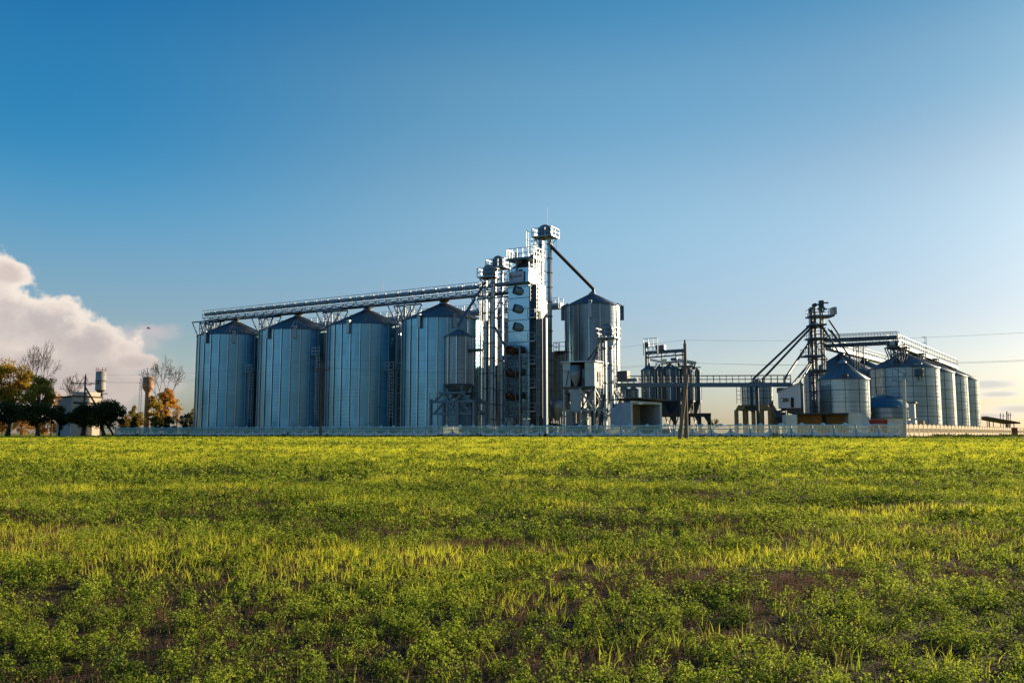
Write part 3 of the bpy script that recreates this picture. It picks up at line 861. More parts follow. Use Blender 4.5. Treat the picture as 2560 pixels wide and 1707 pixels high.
for u_, rr, mm in ((fw + 1.5, 0.28, DARK), (fw + 2.2, 0.26, BLUEGREY)):
    b = MB(); p = o0 + U * u_ + W * 0.6; b.beam(p + Z * GZ, p + Z * (P(1340, 800, Yd).z + (1.0 if mm is DARK else 0)), rr * 2, mm); b.build('dust_duct', t)
b = MB(); b.fbox(o0, U, W, fw, fw + 1.25, 0.7, fd, GZ + 2.6, P(1330, 752, Yd).z, SEAM); b.fbox(o0, U, W, fw, fw + 1.1, 0.9, fd - 0.2, P(1330, 752, Yd).z, zs - 0.1, BLUEGREY)
z = GZ + 3.5
while z < P(1330, 752, Yd).z:
    b.fbox(o0, U, W, fw, fw + 1.3, 0.66, fd, z, z + 0.06, GALV); z += 1.2
b.build('cooling_shaft', t)

# tall elevator beside the dryer
c = at(1366, 127); zt = P(1368, 563, 127).z
E3, zp = elevator('tallest bucket elevator right of the dryer with a spout to the round silo', c, zt, 1.3, 0.6, U, RIB, 0.9, (1.65, 1.35))
c0 = V3((c.x, c.y, 0))
b = MB(); pa = c0 + U * 0.9 + Z * P(1378, 617, 127).z; pe = V3(P(1483, 722, 131)); b.tube(c0 + U * 0.6 + Z * (zp + .2), pa, 0.24, DARK, n=10); b.tube(pa, pe, 0.27, DARK, n=12); b.tube(pe, pe - Z * 1.2, 0.25, DARK, n=10)
b.beam(c0 + U * 1.8 + Z * (zp - .2), pa.lerp(pe, 0.12), 0.05, GALV); b.build('spout', E3)
b = MB(); pa = c0 - U * 0.8 + Z * (zp + 0.1); pb_ = c0 - U * 0.9 + Z * (zp - 1.8); b.tube(pa, pb_, 0.22, DARK, n=10); b.tube(pb_, P(1316, 652, 123), 0.22, DARK, n=10); b.build('spout', E3)
b = MB(); b.beam(c0 + U * 0.3 + Z * zt, c0 + U * 0.3 + Z * (zt + 2.8), 0.025, DARK); b.build('lightning_rod', E3)
b = MB(); l0 = c0 - U * 1.9 - W * 0.4; b.ladder(l0 + Z * P(1330, 700, 127).z, l0 + Z * (zp + 1), U, GALV, 0.5, 0.5, 0.07); b.cage(l0 + Z * P(1330, 618, 127).z - U * 0.5, l0 - U * 0.5 + Z * (zp + 1.1), U * -1, W, GALV, 0.5, 1.1); b.build('upper_ladder', E3)
b = MB()
for k in range(3):
    p = c0 - U * (0.1 + 0.62 * k) - W * 1.0; zz = P(1340, (800, 775, 735)[k], 126).z
    b.tube(p + Z * GZ, p + Z * zz, 0.2, (DARK, BLUEGREY, RIB)[k], n=10)
b.build('down_pipes', E3)
# ------------------------------------------------------------------ round hopper silo right of the dryer
Yb = 131
c = at(1484, Yb); r = 69 / FPX * Yb
ze = P(1484, 757, Yb - r).z; z0 = P(1484, 984, Yb).z; za = P(1484, 733, Yb).z
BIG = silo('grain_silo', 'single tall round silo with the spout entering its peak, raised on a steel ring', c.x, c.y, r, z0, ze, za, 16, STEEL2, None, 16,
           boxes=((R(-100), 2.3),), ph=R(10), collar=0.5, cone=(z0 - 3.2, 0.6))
for a, s in ((180, 1), (-5, 1)):
    b = MB(); n_ = V3((math.cos(R(a)), math.sin(R(a)), 0)); p = V3((c.x, c.y, 0)) + n_ * (r + 0.35)
    b.obox(p + Z * (ze - 1.0), n_ * 0.25, V3((-n_.y, n_.x, 0)) * 0.3, Z * 1.1, BLUEGREY); b.tube(p + Z * (ze - 0.1), p - n_ * 0.9 + Z * (ze + 0.35), 0.28, BLUEGREY); b.build('vent_hood', BIG)
b = MB()
for k in range(12):
    a = 2 * math.pi * k / 12 + 0.2; n_ = V3((math.cos(a), math.sin(a), 0)); p = V3((c.x, c.y, 0)) + n_ * (r - 0.1)
    b.beam(p + Z * GZ, p + Z * z0, 0.3, GALV); a2 = a + math.pi / 6; p2 = V3((c.x, c.y, 0)) + V3((math.cos(a2), math.sin(a2), 0)) * (r - 0.1)
    b.beam(p + Z * (GZ + 3.2), p2 + Z * z0, 0.14, GALV); b.beam(p + Z * (GZ + 3.2), p2 + Z * (GZ + 3.2), 0.14, GALV)
b.build('support_frame', BIG)

# ladder tower left of that silo
c = at(1405, 128)
t = thing('ladder_tower', 'small caged ladder tower with railed landing left of the round silo', 'ladder', (c.x, c.y, GZ))
c0 = V3((c.x, c.y, 0)); zt = P(1405, 878, 128).z
b = MB(); b.ladder(c0 + Z * GZ, c0 + Z * zt, U, GALV, 0.6, 0.55, 0.08); b.build('rungs', t)
b = MB(); b.cage(c0 + Z * (GZ + 2), c0 + Z * zt, W * -1, U, DARK, 0.5, 1.1); b.build('safety_cage', t)
b = MB(); b.fbox(c0, U, W, -0.9, 1.0, -0.8, 0.8, zt - .1, zt, DARK); b.rail([c0 - U * .9 + W * .8 + Z * zt, c0 - U * 0.9 - W * 0.8 + Z * zt, c0 + U * 1.0 - W * 0.8 + Z * zt], GALV, 1.3, 0.07, 0.8); b.build('landing', t)

# white process building seen through the gap
o = at(1379, 134); o0 = V3((o.x, o.y, 0))
t = thing('process_building', 'pale sheet-clad building block seen in the gap between elevator and round silo', 'building', tuple(o))
b = MB(); zt = P(1390, 882, 134).z
b.fbox(o0, U, W, -2.0, 0.25, 0, 5, GZ + 4, zt, CREAM); b.fbox(o0, U, W, 0.25, 3.0, 1.2, 6, GZ + 4, zt - 0.2, CREAM); b.build('wall', t)
b = MB(); b.fbox(o0, U, W, -2.1, 3.2, -0.1, 6.1, zt, zt + 0.15, ROOFF); b.build('roof', t)
b = MB()
for i in range(4):
    for j in (0, 1): b.fbox(o0, U, W, -2 + i * 1.6, -1.8 + i * 1.6, j * 4 + .2, j * 4 + 0.4, GZ, GZ + 4, GALV)
for z in (4.2, 3.0, 5.2):
    b.fbox(o0, U, W, -1.5, 3.0, -1.2, -0.2, GZ + z, GZ + z + 0.2, RIB)
b.rail([o0 - U * 1.5 - W * 1.2 + Z * (GZ + 5.4), o0 + U * 3.0 - W * 1.2 + Z * (GZ + 5.4)], RIB, 1, 0.08, 0.8)
b.ladder(o0 + U * 1.6 - W * 1.3 + Z * GZ, o0 + U * 1.6 - W * 1.3 + Z * (GZ + 6), U, GALV, 0.8, 0.45, 0.08)
b.build('steel_frame', t)
# cone bin with pipes below that block
c = at(1392, 124)
t = thing('intake_hopper', 'small grey cone bin and pump among pipes right of the dryer base', 'hopper', (c.x, c.y, GZ)); c0 = V3((c.x, c.y, 0))
b = MB(); b.lathe(c0, [(0.0, GZ + 5.4), (0.9, GZ + 5.2), (0.9, GZ + 3.9), (0.2, GZ + 2.3)], GALV, 20); b.build('bin', t)
b = MB()
for q in (-1, 1): b.beam(c0 + U * q * 0.85 + Z * GZ, c0 + U * q * 0.85 + Z * (GZ + 4.2), 0.12, GALV); b.beam(c0 + U * q * 0.85 + Z * GZ, c0 - U * q * 0.85 + Z * (GZ + 3.5), 0.09, GALV)
b.build('legs', t)
b = MB(); b.tube(c0 - U * 0.5 - W + Z * (GZ + 0.8), c0 + U * 0.6 - W + Z * (GZ + 0.8), 0.45, DARK, n=14); b.tube(c0 - U * 1.6 - W + Z * (GZ + 2), c0 + U * 1.2 - W + Z * (GZ + 1.6), 0.2, DARK, n=10); b.build('pump', t)

# ------------------------------------------------------------------ cleaning house on stilts
Yc = 111
o = at(1408, Yc); o0 = V3((o.x, o.y, 0)); k = Yc / FPX
fw = 74 * k / 0.86; fd = 3.9
zt = P(1440, 907, Yc).z; zb_ = P(1440, 967, Yc).z
t = thing('cleaning_house', 'white sheet-clad cleaning cabin on steel stilts with an open bay and a cyclone', 'cabin', tuple(o))
b = MB()
b.fbox(o0, U, W, 0, fw * 0.24, 0, 0.12, zb_, zt, WHITE); b.fbox(o0, U, W, fw * 0.70, fw, 0, 0.12, zb_, zt, WHITE)
b.fbox(o0, U, W, 0, 0.12, 0.12, fd, zb_, zt, WHITE); b.fbox(o0, U, W, fw - 0.12, fw, 0.12, fd, zb_, zt, WHITE)
b.fbox(o0, U, W, 0.12, fw - 0.12, fd - 0.12, fd, zb_, zt, WHITE)
for i in range(1, 6): b.fbox(o0, U, W, fw, fw + 0.02, i * 0.65, i * 0.65 + 0.05, zb_, zt, GALV)
for i in range(1, 3): b.fbox(o0, U, W, fw, fw + 0.03, 0, fd, zb_ + i * 1.05, zb_ + i * 1.05 + 0.05, GALV)
b.build('wall', t)
b = MB(); b.fbox(o0, U, W, -0.25, fw + 0.25, -0.25, fd + 0.25, zt, zt + 0.14, RIB); b.build('roof', t)
b = MB(); b.fbox(o0, U, W, -0.1, fw + 0.1, -0.1, fd + 0.1, zb_ - 0.22, zb_, DARK); b.build('floor_frame', t)
b = MB(); cy = o0 + U * fw * 0.36 + W * 0.5                       # cyclone
b.lathe(cy, [(0.0, zt - 0.3), (0.75, zt - 0.35), (0.75, zt - 1.9), (0.25, zb_ + 0.1), (0.22, zb_ - 0.7)], GALV, 24); b.build('cyclone', t)
b = MB(); b.fbox(o0, U, W, fw * 0.5, fw * 0.66, 0.8, 2, zb_, zt - 0.8, DARK); b.tube(cy + U * 1.3 + Z * (zb_ + 1), cy + U * 1.3 + Z * (zb_ + 2.2), 0.4, BLUEGREY); b.build('fan_unit', t)
b = MB(); b.beam(o0 - U * 0.0 - W * 0.1 + Z * (zb_ + 2.0), o0 + U * fw * 0.42 - W * 0.3 + Z * (zb_ + 2.0), 0.08, GALV); b.beam(o0 + U * 0.5 - W * 0.15 + Z * (zb_ + 0.1), o0 + U * 0.9 - W * 0.2 + Z * (zb_ + 2.0), 0.09, DARK)
b.fbox(o0, U, W, fw + 0.03, fw + 0.1, 0.9, 1.2, zb_ + 0.6, zb_ + 1.9, DARK); b.fbox(o0, U, W, fw + 0.03, fw + 0.1, 1.7, 1.9, zb_ + 0.1, zb_ + 1.9, DARK)
b.build('bracket', t)
b = MB()                                                          # stilts, braces, ducts under the cabin
for x in (0.1, fw * 0.55, fw - 0.1):
    for y in (0.1, fd - 0.1): b.beam(o0 + U * x + W * y + Z * GZ, o0 + U * x + W * y + Z * (zb_ - .2), 0.2, GALV)
zm = P(1440, 1026, Yc).z
for y in (0.0, fd):
    b.beam(o0 + W * y + Z * zm, o0 + U * (fw + 1.6) + W * y + Z * zm, 0.16, GALV)
    b.beam(o0 + U * 2.4 + W * y + Z * (zb_ - .2), o0 + U * (fw - 0.2) + W * y + Z * zm, 0.14, RIB); b.beam(o0 + U * (fw - .1) + W * y + Z * (zb_ - .2), o0 + U * (fw * 0.55) + W * y + Z * zm, 0.14, DARK)
b.beam(o0 + U * fw + Z * (zm), o0 + U * fw + W * fd + Z * (zb_ - 0.3), 0.14, RIB); b.beam(o0 + U * fw + Z * (zb_ - .3), o0 + U * fw + W * fd + Z * zm, 0.14, RIB)
b.build('stilts', t)
b = MB(); b.fbox(o0, U, W, 0.9, 2.6, 0.3, 1.6, zm + 0.3, zb_ - 0.25, GALV); b.prism([o0 + U * 0.9 + W * .3 + Z * (zm + .3), o0 + U * 2.6 + W * .3 + Z * (zm + .3), o0 + U * 2.0 + W * .3 + Z * (zm - .3), o0 + U * 1.4 + W * .3 + Z * (zm - .3)], W * 1.3, GALV)
b.build('transfer_hopper', t)
b = MB()
for x, w_ in ((0.1, 0.8), (2.1, 0.5), (3.5, 0.7), (5.0, 0.3)): b.fbox(o0, U, W, x, x + w_, 1.0, 1.6, GZ, zm, CONC if x < 3 else DARKC)
b.fbox(o0, U, W, 0.9, 2.0, 2.2, 2.5, GZ, zm, BROWNC); b.build('footings', t)
b = MB()
b.tube(o0 + U * 3.9 + W * .8 + Z * (zb_ - 0.2), o0 + U * 3.2 + W * 0.8 + Z * (zm + .2), 0.38, GALV, 0.3); b.tube(o0 + U * 5.6 + W * .4 + Z * (zm + 2), o0 + U * 4.8 + W * 0.4 + Z * (GZ + .8), 0.2, DARK); b.tube(o0 + U * 1.8 - W * .2 + Z * (GZ + 1.6), o0 + U * 3.4 - W * .2 + Z * (GZ + 0.6), 0.25, DARK)
b.build('ducts', t)

# short elevator at the cabin's right corner
c = at(1523, 108.5); zt = P(1520, 808, 108.5).z
E4, zp = elevator('short sunlit bucket elevator in front of the round silo, two spouts down to the cabin', c, zt, 0.85, 0.36, U, RIB, 0.6, (1.3, 1.1))
c0 = V3((c.x, c.y, 0))
for q, xx in ((0, 1466), (1, 1480)):
    b = MB(); pa = c0 - U * 0.7 + Z * (zp - 0.4); b.tube(pa, P(xx, 905, 111.5 + q), 0.17, BLUEGREY, n=10); b.build('spout', E4)
# open stair
t = thing('steel_stair', 'sunlit open steel stair with handrails beside the short elevator', 'stair', tuple(at(1535, 112)))
for q in (0, 1):
    b = MB(); pa = P(1531, 974, 112 + q * 0.0) + W * q; pe = P(1557, 1013, 112) + W * q
    b.beam(pa, pe, 0.12, RIB, 0.25); b.beam(pa + Z * 1.0, pe + Z * 1.0, 0.08, RIB)
    for i in range(6): p = pa.lerp(pe, i / 5); b.beam(p, p + Z, 0.06, RIB)
    b.build('stringer', t)
b = MB(); pa = P(1531, 974, 112); pe = P(1557, 1013, 112)
for i in range(9): p = pa.lerp(pe, i / 8); b.obox(p + W * 0.5, U * 0.14, W * 0.5, Z * 0.03, GALV)
b.fbox(V3((pe.x, pe.y, 0)), U, W, -0.1, 1.0, 0, 1, pe.z - 0.15, pe.z, GALV)
for u_ in (0.1, 0.9): b.fbox(V3((pe.x, pe.y, 0)), U, W, u_, u_ + 0.12, .5, .6, GZ, pe.z - 0.15, GALV)
b.build('treads', t)

# intake shed with open mouth
Ys = 103; o = at(1579, Ys); o0 = V3((o.x, o.y, 0)); k = Ys / FPX
fw = 75 * k / 0.95; fz = P(1579, 1004, Ys).z; fz2 = P(1652, 1009, Ys + 1.0).z
t = thing('intake_shed', 'pale lean-to shed with a wide open mouth behind the fence', 'shed', tuple(o))
A = V3((.965, .262, 0)).normalized(); B = V3((-A.y, A.x, 0))
b = MB()
b.fbox(o0, A, B, 0.0, 0.14, 0.0, 6.0, GZ, fz - .05, PLASTER); b.fbox(o0, A, B, fw - 0.14, fw, 0, 6.0, GZ, fz2, PLASTER)
b.fbox(o0, A, B, 0.14, fw - 0.14, 5.86, 6.0, GZ, fz2 - 0.05, BRICK)
lw = at(1528, Ys + 3.5); zl = P(1530, 1021, Ys + 3.5).z                # sloping wing wall to the left
b.prism([V3((o0.x, o0.y, GZ)) - A * 0.02 + B * 0.1, V3((lw.x, lw.y, GZ)), V3((lw.x, lw.y, zl)), V3((o0.x, o0.y, fz)) - A * 0.02 + B * 0.1], B * 0.15, PLASTER)
b.build('wall', t)
b = MB(); 
for x in (-0.09, fw - 0.09): b.fbox(o0, A, B, x, x + 0.2, -0.16, -0.003, GZ, fz - 0.07 if x < 0 else fz2 - .07, CREAM)
b.beam(o0 - B * 0.08 - A * 0.1 + Z * fz, o0 - B * 0.08 + A * (fw + .1) + Z * fz2, 0.2, CREAM, 0.24); b.build('door_frame', t)
b = MB(); p0_ = o0 + A * 0.1 + Z * (fz + 0.42); p1_ = o0 + A * (fw + 0.9) + Z * (fz2 + 0.36)
b.prism([p0_ - B * 0.5, p1_ - B * 0.5, p1_ + B * 6.2, p0_ + B * 6.2], Z * 0.14, ROOFF); b.build('roof', t)
b = MB(); b.fbox(o0, A, B, 0.2, fw - 0.2, 0.2, 5.8, fz2 - 0.1, fz2 - 0.02, BRICK); b.build('ceiling', t)

# ------------------------------------------------------------------ cluster of hopper bins with gantries
Yk = 150; k = Yk / FPX
t = thing('bin_support_deck', 'dark concrete deck on columns carrying the cluster of hopper bins', 'platform', tuple(at(1690, Yk)))
b = MB(); zd = P(1690, 1033, Yk - 2).z; zd2 = P(1690, 1041, Yk - 2).z; dk = at(1640, Yk - 3); d0 = V3((dk.x, dk.y, 0))
KU = V3((0.99, -0.14, 0)).normalized(); KW = V3((0.14, 0.99, 0)).normalized()
b.fbox(d0, KU, KW, -2.5, 9.3, 0, 6, zd2, zd, DARKC); b.build('deck', t)
for x in (-2.2, 0.8, 3.2, 5.6, 7.4, 9.0):
    b = MB(); b.fbox(d0, KU, KW, x - 0.28, x + 0.28, 0.1, 0.7, GZ, zd2, DARKC); b.prism([d0 + KU * (x - 0.28) + KW * .1 + Z * (zd2 - 1), d0 + KU * (x - 0.9) + KW * .1 + Z * zd2, d0 + KU * (x - .28) + KW * .1 + Z * zd2], KW * 0.6, DARKC); b.build('column', t)
b = MB()
for x in (1.8, 3.0, 4.4, 6.6): b.beam(d0 + KU * x + KW * 4 + Z * GZ, d0 + KU * (x + 1.0) + KW * 4 + Z * (zd2), 0.15, DARK); b.beam(d0 + KU * (x + 1) + KW * 4 + Z * GZ, d0 + KU * x + KW * 4 + Z * zd2, 0.15, DARK)
b.fbox(d0, KU, KW, -0.5, 9, 9, 9.3, GZ, GZ + 1.3, BROWNC); b.build('bracing', t)
b = MB(); zs_ = P(1680, 1006, Yk).z; b.fbox(d0, KU, KW, -1.2, 5.1, 3.2, 3.4, zd + .003, zs_, DARK)
for x in range(8): b.fbox(d0, KU, KW, -1.1 + x * .85, -1.0 + x * .85, 3.05, 3.19, zd + .003, zs_ + .4, DARK)
b.build('hopper_screen', t)
bins = [(1626, 924, 925, 18, 0, 'leftmost front hopper bin, nearest the round silo'), (1679, 921, 0, 20, 0, 'middle front hopper bin of the cluster with a lit right edge'),
        (1718, 925, 0, 18, 0.5, 'third front hopper bin just behind the leaning pole pair'), (1740, 928, 0, 13, 2, 'rightmost hopper bin of the cluster'),
        (1652, 926, 0, 15, 3.5, 'rear hopper bin in dark shade between the first two front bins')]
for (x, ye, _, rp, dy, lb) in bins:
    Yy = Yk + dy; c = at(x, Yy); r = (rp + 1.5) / FPX * Yy
    z0 = P(x, 1003, Yy).z
    s = silo('hopper_bin', lb, c.x, c.y, r, z0, P(x, ye, Yy - r).z, P(x, ye - 13, Yy).z, 9, STEELB, 'hopper bins of the middle cluster', 9, ph=0.3 + x, collar=0.22, cone=(zd + 0.1, 0.3), stw=0.1)
    b = MB()
    for i in range(4):
        a = i * math.pi / 2 + 0.7; p = V3((c.x, c.y, 0)) + V3((math.cos(a), math.sin(a), 0)) * (r + 0.05); b.beam(p + Z * zd, p + Z * (z0 + 2.5), 0.14, DARK)
    b.build('support_leg', s)
zg1 = P(1650, 882, Yk).z
t = thing('bin_gantry', 'dark boxed conveyor and small motor house on posts above the hopper bins', 'conveyor', tuple(at(1660, Yk)))
b = MB(); pa = P(1617, 882, Yk + 1); pe = P(1711, 876, Yk + 1); b.beam(pa, pe, 0.8, BLUEGREY, 0.55); b.beam(pa - Z * .85, pe - Z * .75, 0.7, DARK, 0.2); b.build('conveyor_trough', t)
b = MB(); b.obox(P(1652, 869, Yk + 1), U * 0.8, W * 0.6, Z * 0.42, BLUEGREY); b.build('motor_house', t)
b = MB()
for x in (1616, 1621, 1654, 1690, 1707):
    p = P(x, 880, Yk + 1); b.beam(p, V3((p.x, p.y, P(x, 925, Yk).z)), 0.18, DARK)
p = P(1614, 860, Yk + 1); b.beam(p, V3((p.x, p.y, P(x, 1030, Yk).z)), 0.22, DARK)
for i in range(9):
    a_ = pa.lerp(pe, i / 9) - Z * 0.8; c_ = pa.lerp(pe, (i + 1) / 9) - Z * (0.2 if i % 2 else 0.8); b.beam(a_ + (Z * 0.6 if i % 2 else Z * 0), c_ + (Z * 0 if i % 2 else Z * 0.6), 0.08, DARK)
b.build('posts', t)
b = MB(); b.rail([P(1609, 889, Yk), P(1609, 889, Yk) + U * 2.6 ], GALV, 3.0, 0.1, 0.9); b.obox(P(1618, 863, Yk), U * 0.35, W * 0.3, Z * 0.5, DARK); b.rail([P(1618, 874, Yk), P(1648, 874, Yk)], GALV, 1.0, 0.06, 1.1); b.build('head_platform', t)
t = thing('lit_bin_conveyor', 'sunlit lower conveyor running across the roofs of the hopper bins', 'conveyor', tuple(at(1690, Yk)))
b = MB(); pa = P(1626, 899, Yk); pe = P(1664, 907, Yk - 1); b.beam(pa, pe, 0.5, RIB, 0.4); b.build('conveyor_trough', t); b = MB(); b.beam(P(1694, 900, Yk - .6), P(1741, 908, Yk - 1.5), 0.7, RIB, 0.55); b.build('conveyor_trough', t); b = MB(); b.obox(P(1659, 904, Yk - 1.2), U * 0.45, W * 0.3, Z * 0.45, RIB); b.build('drive_housing', t)
b = MB(); b.beam(P(1664, 906, Yk), P(1700, 904, Yk), 0.3, RIB); b.obox(P(1686, 898, Yk), U * 0.55, W * 0.4, Z * 0.25, BLUEGREY)
for x in (1640, 1655, 1668, 1676, 1698, 1712, 1725, 1737): p = P(x, 906, Yk - 1); b.beam(p, p - Z * 1.4, 0.12, DARK); b.beam(p - U * 0.5 - Z * 1.2, p + U * 0.4, 0.08, DARK)
b.beam(P(1612, 916, Yk), P(1752, 918, Yk - 1), 0.16, DARK); b.build('frame', t)
# two small bins behind the round silo's legs
for x, lb in ((1563, 'small dark bin half hidden by the round silo legs'), (1585, 'small dark bin left of the hopper bin cluster, under the bridge')):
    Yy = 146; c = at(x, Yy); r = 11.5 / FPX * Yy; silo('hopper_bin', lb, c.x, c.y, r, GZ + 1.5, P(x, 974, Yy).z, P(x, 964, Yy).z, 8, STEELB, 'hopper bins of the middle cluster', 8, collar=0.15, stw=0.08)

# conveyor bridge to the right group
p0_ = P(1540, 963, 122) ; p1_ = P(1977, 962, 116)
BR = gantry('bridge_conveyor', 'long level conveyor bridge linking the round silo with the right hand silo group', p0_, p1_, 1.3, 0.6, every=0.85, railh=1.0, belt=BLUEGREY, railm=DARK)
b = MB(); b.obox(P(1560, 938, 121), U * 0.7, W * 0.6, Z * 0.6, DARK); b.obox(P(1570, 950, 121), U * 1.5, W * 0.5, Z * 0.22, BLUEGREY); b.build('drive_unit', BR)
for x in (1553, 1700, 1891, 1894 ):
    b = MB(); p = P(x, 966, 120 if x < 1800 else 117.5); b.beam(V3((p.x, p.y, GZ)), p, 0.22, DARK); b.build('support_post', BR)
# ------------------------------------------------------------------ right hand group
# square-panelled tank on ochre concrete columns
Yt = 126; c = at(1896, Yt); r = 37.5 / FPX * Yt
t = silo('panel_tank', 'round grid-seamed steel tank on an ochre concrete column frame', c.x, c.y, r, P(1896, 1014, Yt).z, P(1896, 962, Yt).z, P(1896, 951, Yt).z, 0, STEEL3, rings=0.9, sub=24, ribs=18, cone=None)
t.location = t.location
b = MB(); c0 = V3((c.x, c.y, 0)); b.ladder(c0 - U * (r + .5) + Z * P(1896, 1008, Yt).z, c0 - U * (r + .5) + Z * P(1896, 955, Yt).z, U, DARK, 0.6, 0.6, 0.07)
b.beam(c0 - W * (r + .2) - U * 0.3 + Z * P(1896, 1030, Yt).z, c0 - W * (r + .2) - U * 0.3 + Z * P(1896, 968, Yt).z, 0.3, DARK); b.build('ladder', t)
t2 = thing('column_frame', 'ochre concrete frame with slim columns under the round panelled tank', 'frame', (c.x, c.y, GZ))
zt = P(1896, 1013, Yt).z; zl = P(1896, 1026, Yt).z
b = MB(); hw = 2.75
b.prism([c0 - U * hw - W * 2.4 + Z * zl, c0 + U * (hw - .4) - W * 2.4 + Z * zl, c0 + U * (hw - 0.8) - W * 2.4 + Z * zt, c0 - U * (hw - 0.5) - W * 2.4 + Z * zt], W * 4.6, BROWNC)
b.fbox(c0, U, W, -1.3, 0.6, -2.43, -2.38, zl + 0.1, zt - 0.15, DARKC); b.build('ring_beam', t2)
for x, y in ((-2.6, -2.2), (-1.3, -1.6), (-0.2, -1.9), (0.9, -1.9), (2.2, -2.2), (2.2, -0.4), (2.3, 1.0), (2.3, 2.0), (-2.4, 2.0), (0.2, 1.9), (-1.0, 1.6)):
    b = MB(); b.fbox(c0, U, W, x - 0.25, x + 0.25, y - 0.25, y + 0.25, GZ, zl + 0.01, BROWNC); b.build('column', t2)
# dark cone hopper beside the cabin
c = at(1952, 112); t = thing('cone_hopper', 'dark cone hopper hanging under the white cabin, left of the low shelter', 'hopper', (c.x, c.y, GZ)); c0 = V3((c.x, c.y, 0))
b = MB(); b.lathe(c0, [(0, P(1952, 1030, 112).z), (0.7, P(1952, 1031, 112).z), (0.7, P(1952, 1043, 112).z), (0.12, P(1952, 1059, 112).z)], DARK, 20); b.build('cone', t)
b = MB()
for q in (-1, 1): b.beam(c0 + U * q * 0.7 + Z * GZ, c0 + U * q * 0.7 + Z * P(1952, 1022, 112).z, 0.1, DARK)
b.beam(c0 - U * 0.5 + Z * P(1952, 1030, 112).z, c0 + U * 0.9 + W * .5 + Z * P(1952, 1022, 112).z, 0.25, DARK); b.build('legs', t)

# white control cabin on the right tower's left
Yc = 111; o = at(1948, Yc); o0 = V3((o.x, o.y, 0)); k = Yc / FPX; fw = 56 * k / 0.76; fd = 6.5
zt0 = P(1948, 981, Yc).z; zt1 = P(2003, 956, Yc - 1.7).z; zb_ = P(1975, 1020, Yc).z
CU = V3((0.93, -0.37, 0)).normalized(); CW = V3((0.37, 0.93, 0)).normalized(); fw = 56 * k / (0.93 + 0.31 * 0.37)
zb_ = P(1975, 1020, Yc).z
CWH = mat('cabin_white_sheet', (0.50, 0.53, 0.56), 0.55, 0, 0.1, 0.7, (1, 1, .2))
t = thing('control_cabin', 'white sloping-roofed cabin with a strip window and dark door, raised on legs', 'cabin', tuple(o))
b = MB(); b.prism([o0 + Z * zb_, o0 + CU * fw + Z * zb_, o0 + CU * fw + Z * zt1, o0 + Z * zt0], CW * 0.12, CWH)
b.fbox(o0, CU, CW, 0, 0.12, 0.123, fd, zb_, zt0 - 0.05, CWH); b.fbox(o0, CU, CW, fw - 0.12, fw, 0.123, fd, zb_, zt1 - 0.05, BLUEGREY); b.prism([o0 + CW * (fd - .12) + Z * zb_, o0 + CW * (fd - .12) + CU * fw + Z * zb_, o0 + CW * (fd - .12) + CU * fw + Z * zt1, o0 + CW * (fd - .12) + Z * zt0], CW * 0.12, CWH)  # right wall's shade is put into its blue-grey colour
for i in range(1, 8): b.fbox(o0, CU, CW, i * fw / 8, i * fw / 8 + 0.03, -0.012, 0.0, zb_, zt0 + (zt1 - zt0) * i / 8 - .05, GALV)
b.build('wall', t)
b = MB(); b.prism([o0 - CW * .15 - CU * .15 + Z * (zt0 - .03), o0 - CW * .15 + CU * (fw + .1) + Z * (zt1 + .03), o0 + CW * (fd + .1) + CU * (fw + .1) + Z * (zt1 + .03), o0 + CW * (fd + .1) - CU * .15 + Z * (zt0 - .03)], Z * 0.1, GALV); b.build('roof', t)
zw0 = P(1960, 1005, Yc).z; zw1 = P(1960, 995, Yc).z
b = MB(); b.fbox(o0, CU, CW, fw * .08, fw * .47, -0.03, 0.0, zw0, zw1, DARK)
for i in range(3): b.fbox(o0, CU, CW, fw * (.10 + .125 * i), fw * (.10 + .125 * i) + fw * .10, -0.045, -0.03, zw0 + .06, zw1 - .06, GLASS if i else CREAM)
b.build('window', t)
b = MB(); b.fbox(o0, CU, CW, fw * .56, fw * .70, -0.04, 0.0, zb_ + 0.05, P(1980, 994, Yc).z, BLACK); b.build('door', t)
b = MB(); b.fbox(o0, CU, CW, fw * 0.4, fw + .0, .3, fd, P(1980, 1032, Yc).z, zb_ - 0.0, DARKC)
for x in (0.3, 1.0, fw - .2): b.fbox(o0, CU, CW, x, x + .15, 0.4, 0.55, GZ, zb_, DARK)
b.build('underframe', t)
b = MB(); b.obox(P(1950, 975, Yc + 1), CU * .4, CW * .3, Z * .3, DARK); b.obox(P(1958, 971, Yc + 1), CU * .6, CW * .3, Z * .12, CREAM); b.build('roof_unit', t)

# low open shelter in front
Yl = 101; k = Yl / FPX; o = at(1966, Yl); o0 = V3((o.x, o.y, 0)); SU = V3((0.985, -0.17, 0)).normalized(); SW = V3((0.17, 0.985, 0)).normalized()
t = thing('low_shelter', 'long low open shelter with white end blocks in front of the right silos', 'shelter', tuple(o))
zt = P(2000, 1034, Yl).z; zr_ = P(2100, 1033, Yl - 1).z
L_ = (2148 - 1966) * k * 1.0
b = MB(); b.fbox(o0, SU, SW, 0, 27 * k, 0, 3.0, GZ, zt - .1, CREAM); b.fbox(o0, SU, SW, 27 * k, 148 * k, 2.8, 3.0, GZ, zt - 0.1, BROWNC)
b.fbox(o0, SU, SW, 148 * k, 179 * k, 0, 3.0, GZ, zt + .05, CREAM)
b.fbox(o0, SU, SW, 96 * k, 99 * k, 0.1, 2.6, GZ, zt - 0.1, DARKC); b.build('wall', t)
e0 = o0 + SU * 179 * k; b = MB(); b.prism([e0 + Z * GZ, e0 + SU * 17 * k + Z * GZ, e0 + SU * 17 * k + Z * (zt - .4), e0 + Z * (zt + .05)], SW * 2.9, WHITE); b.build('lean_to', t)
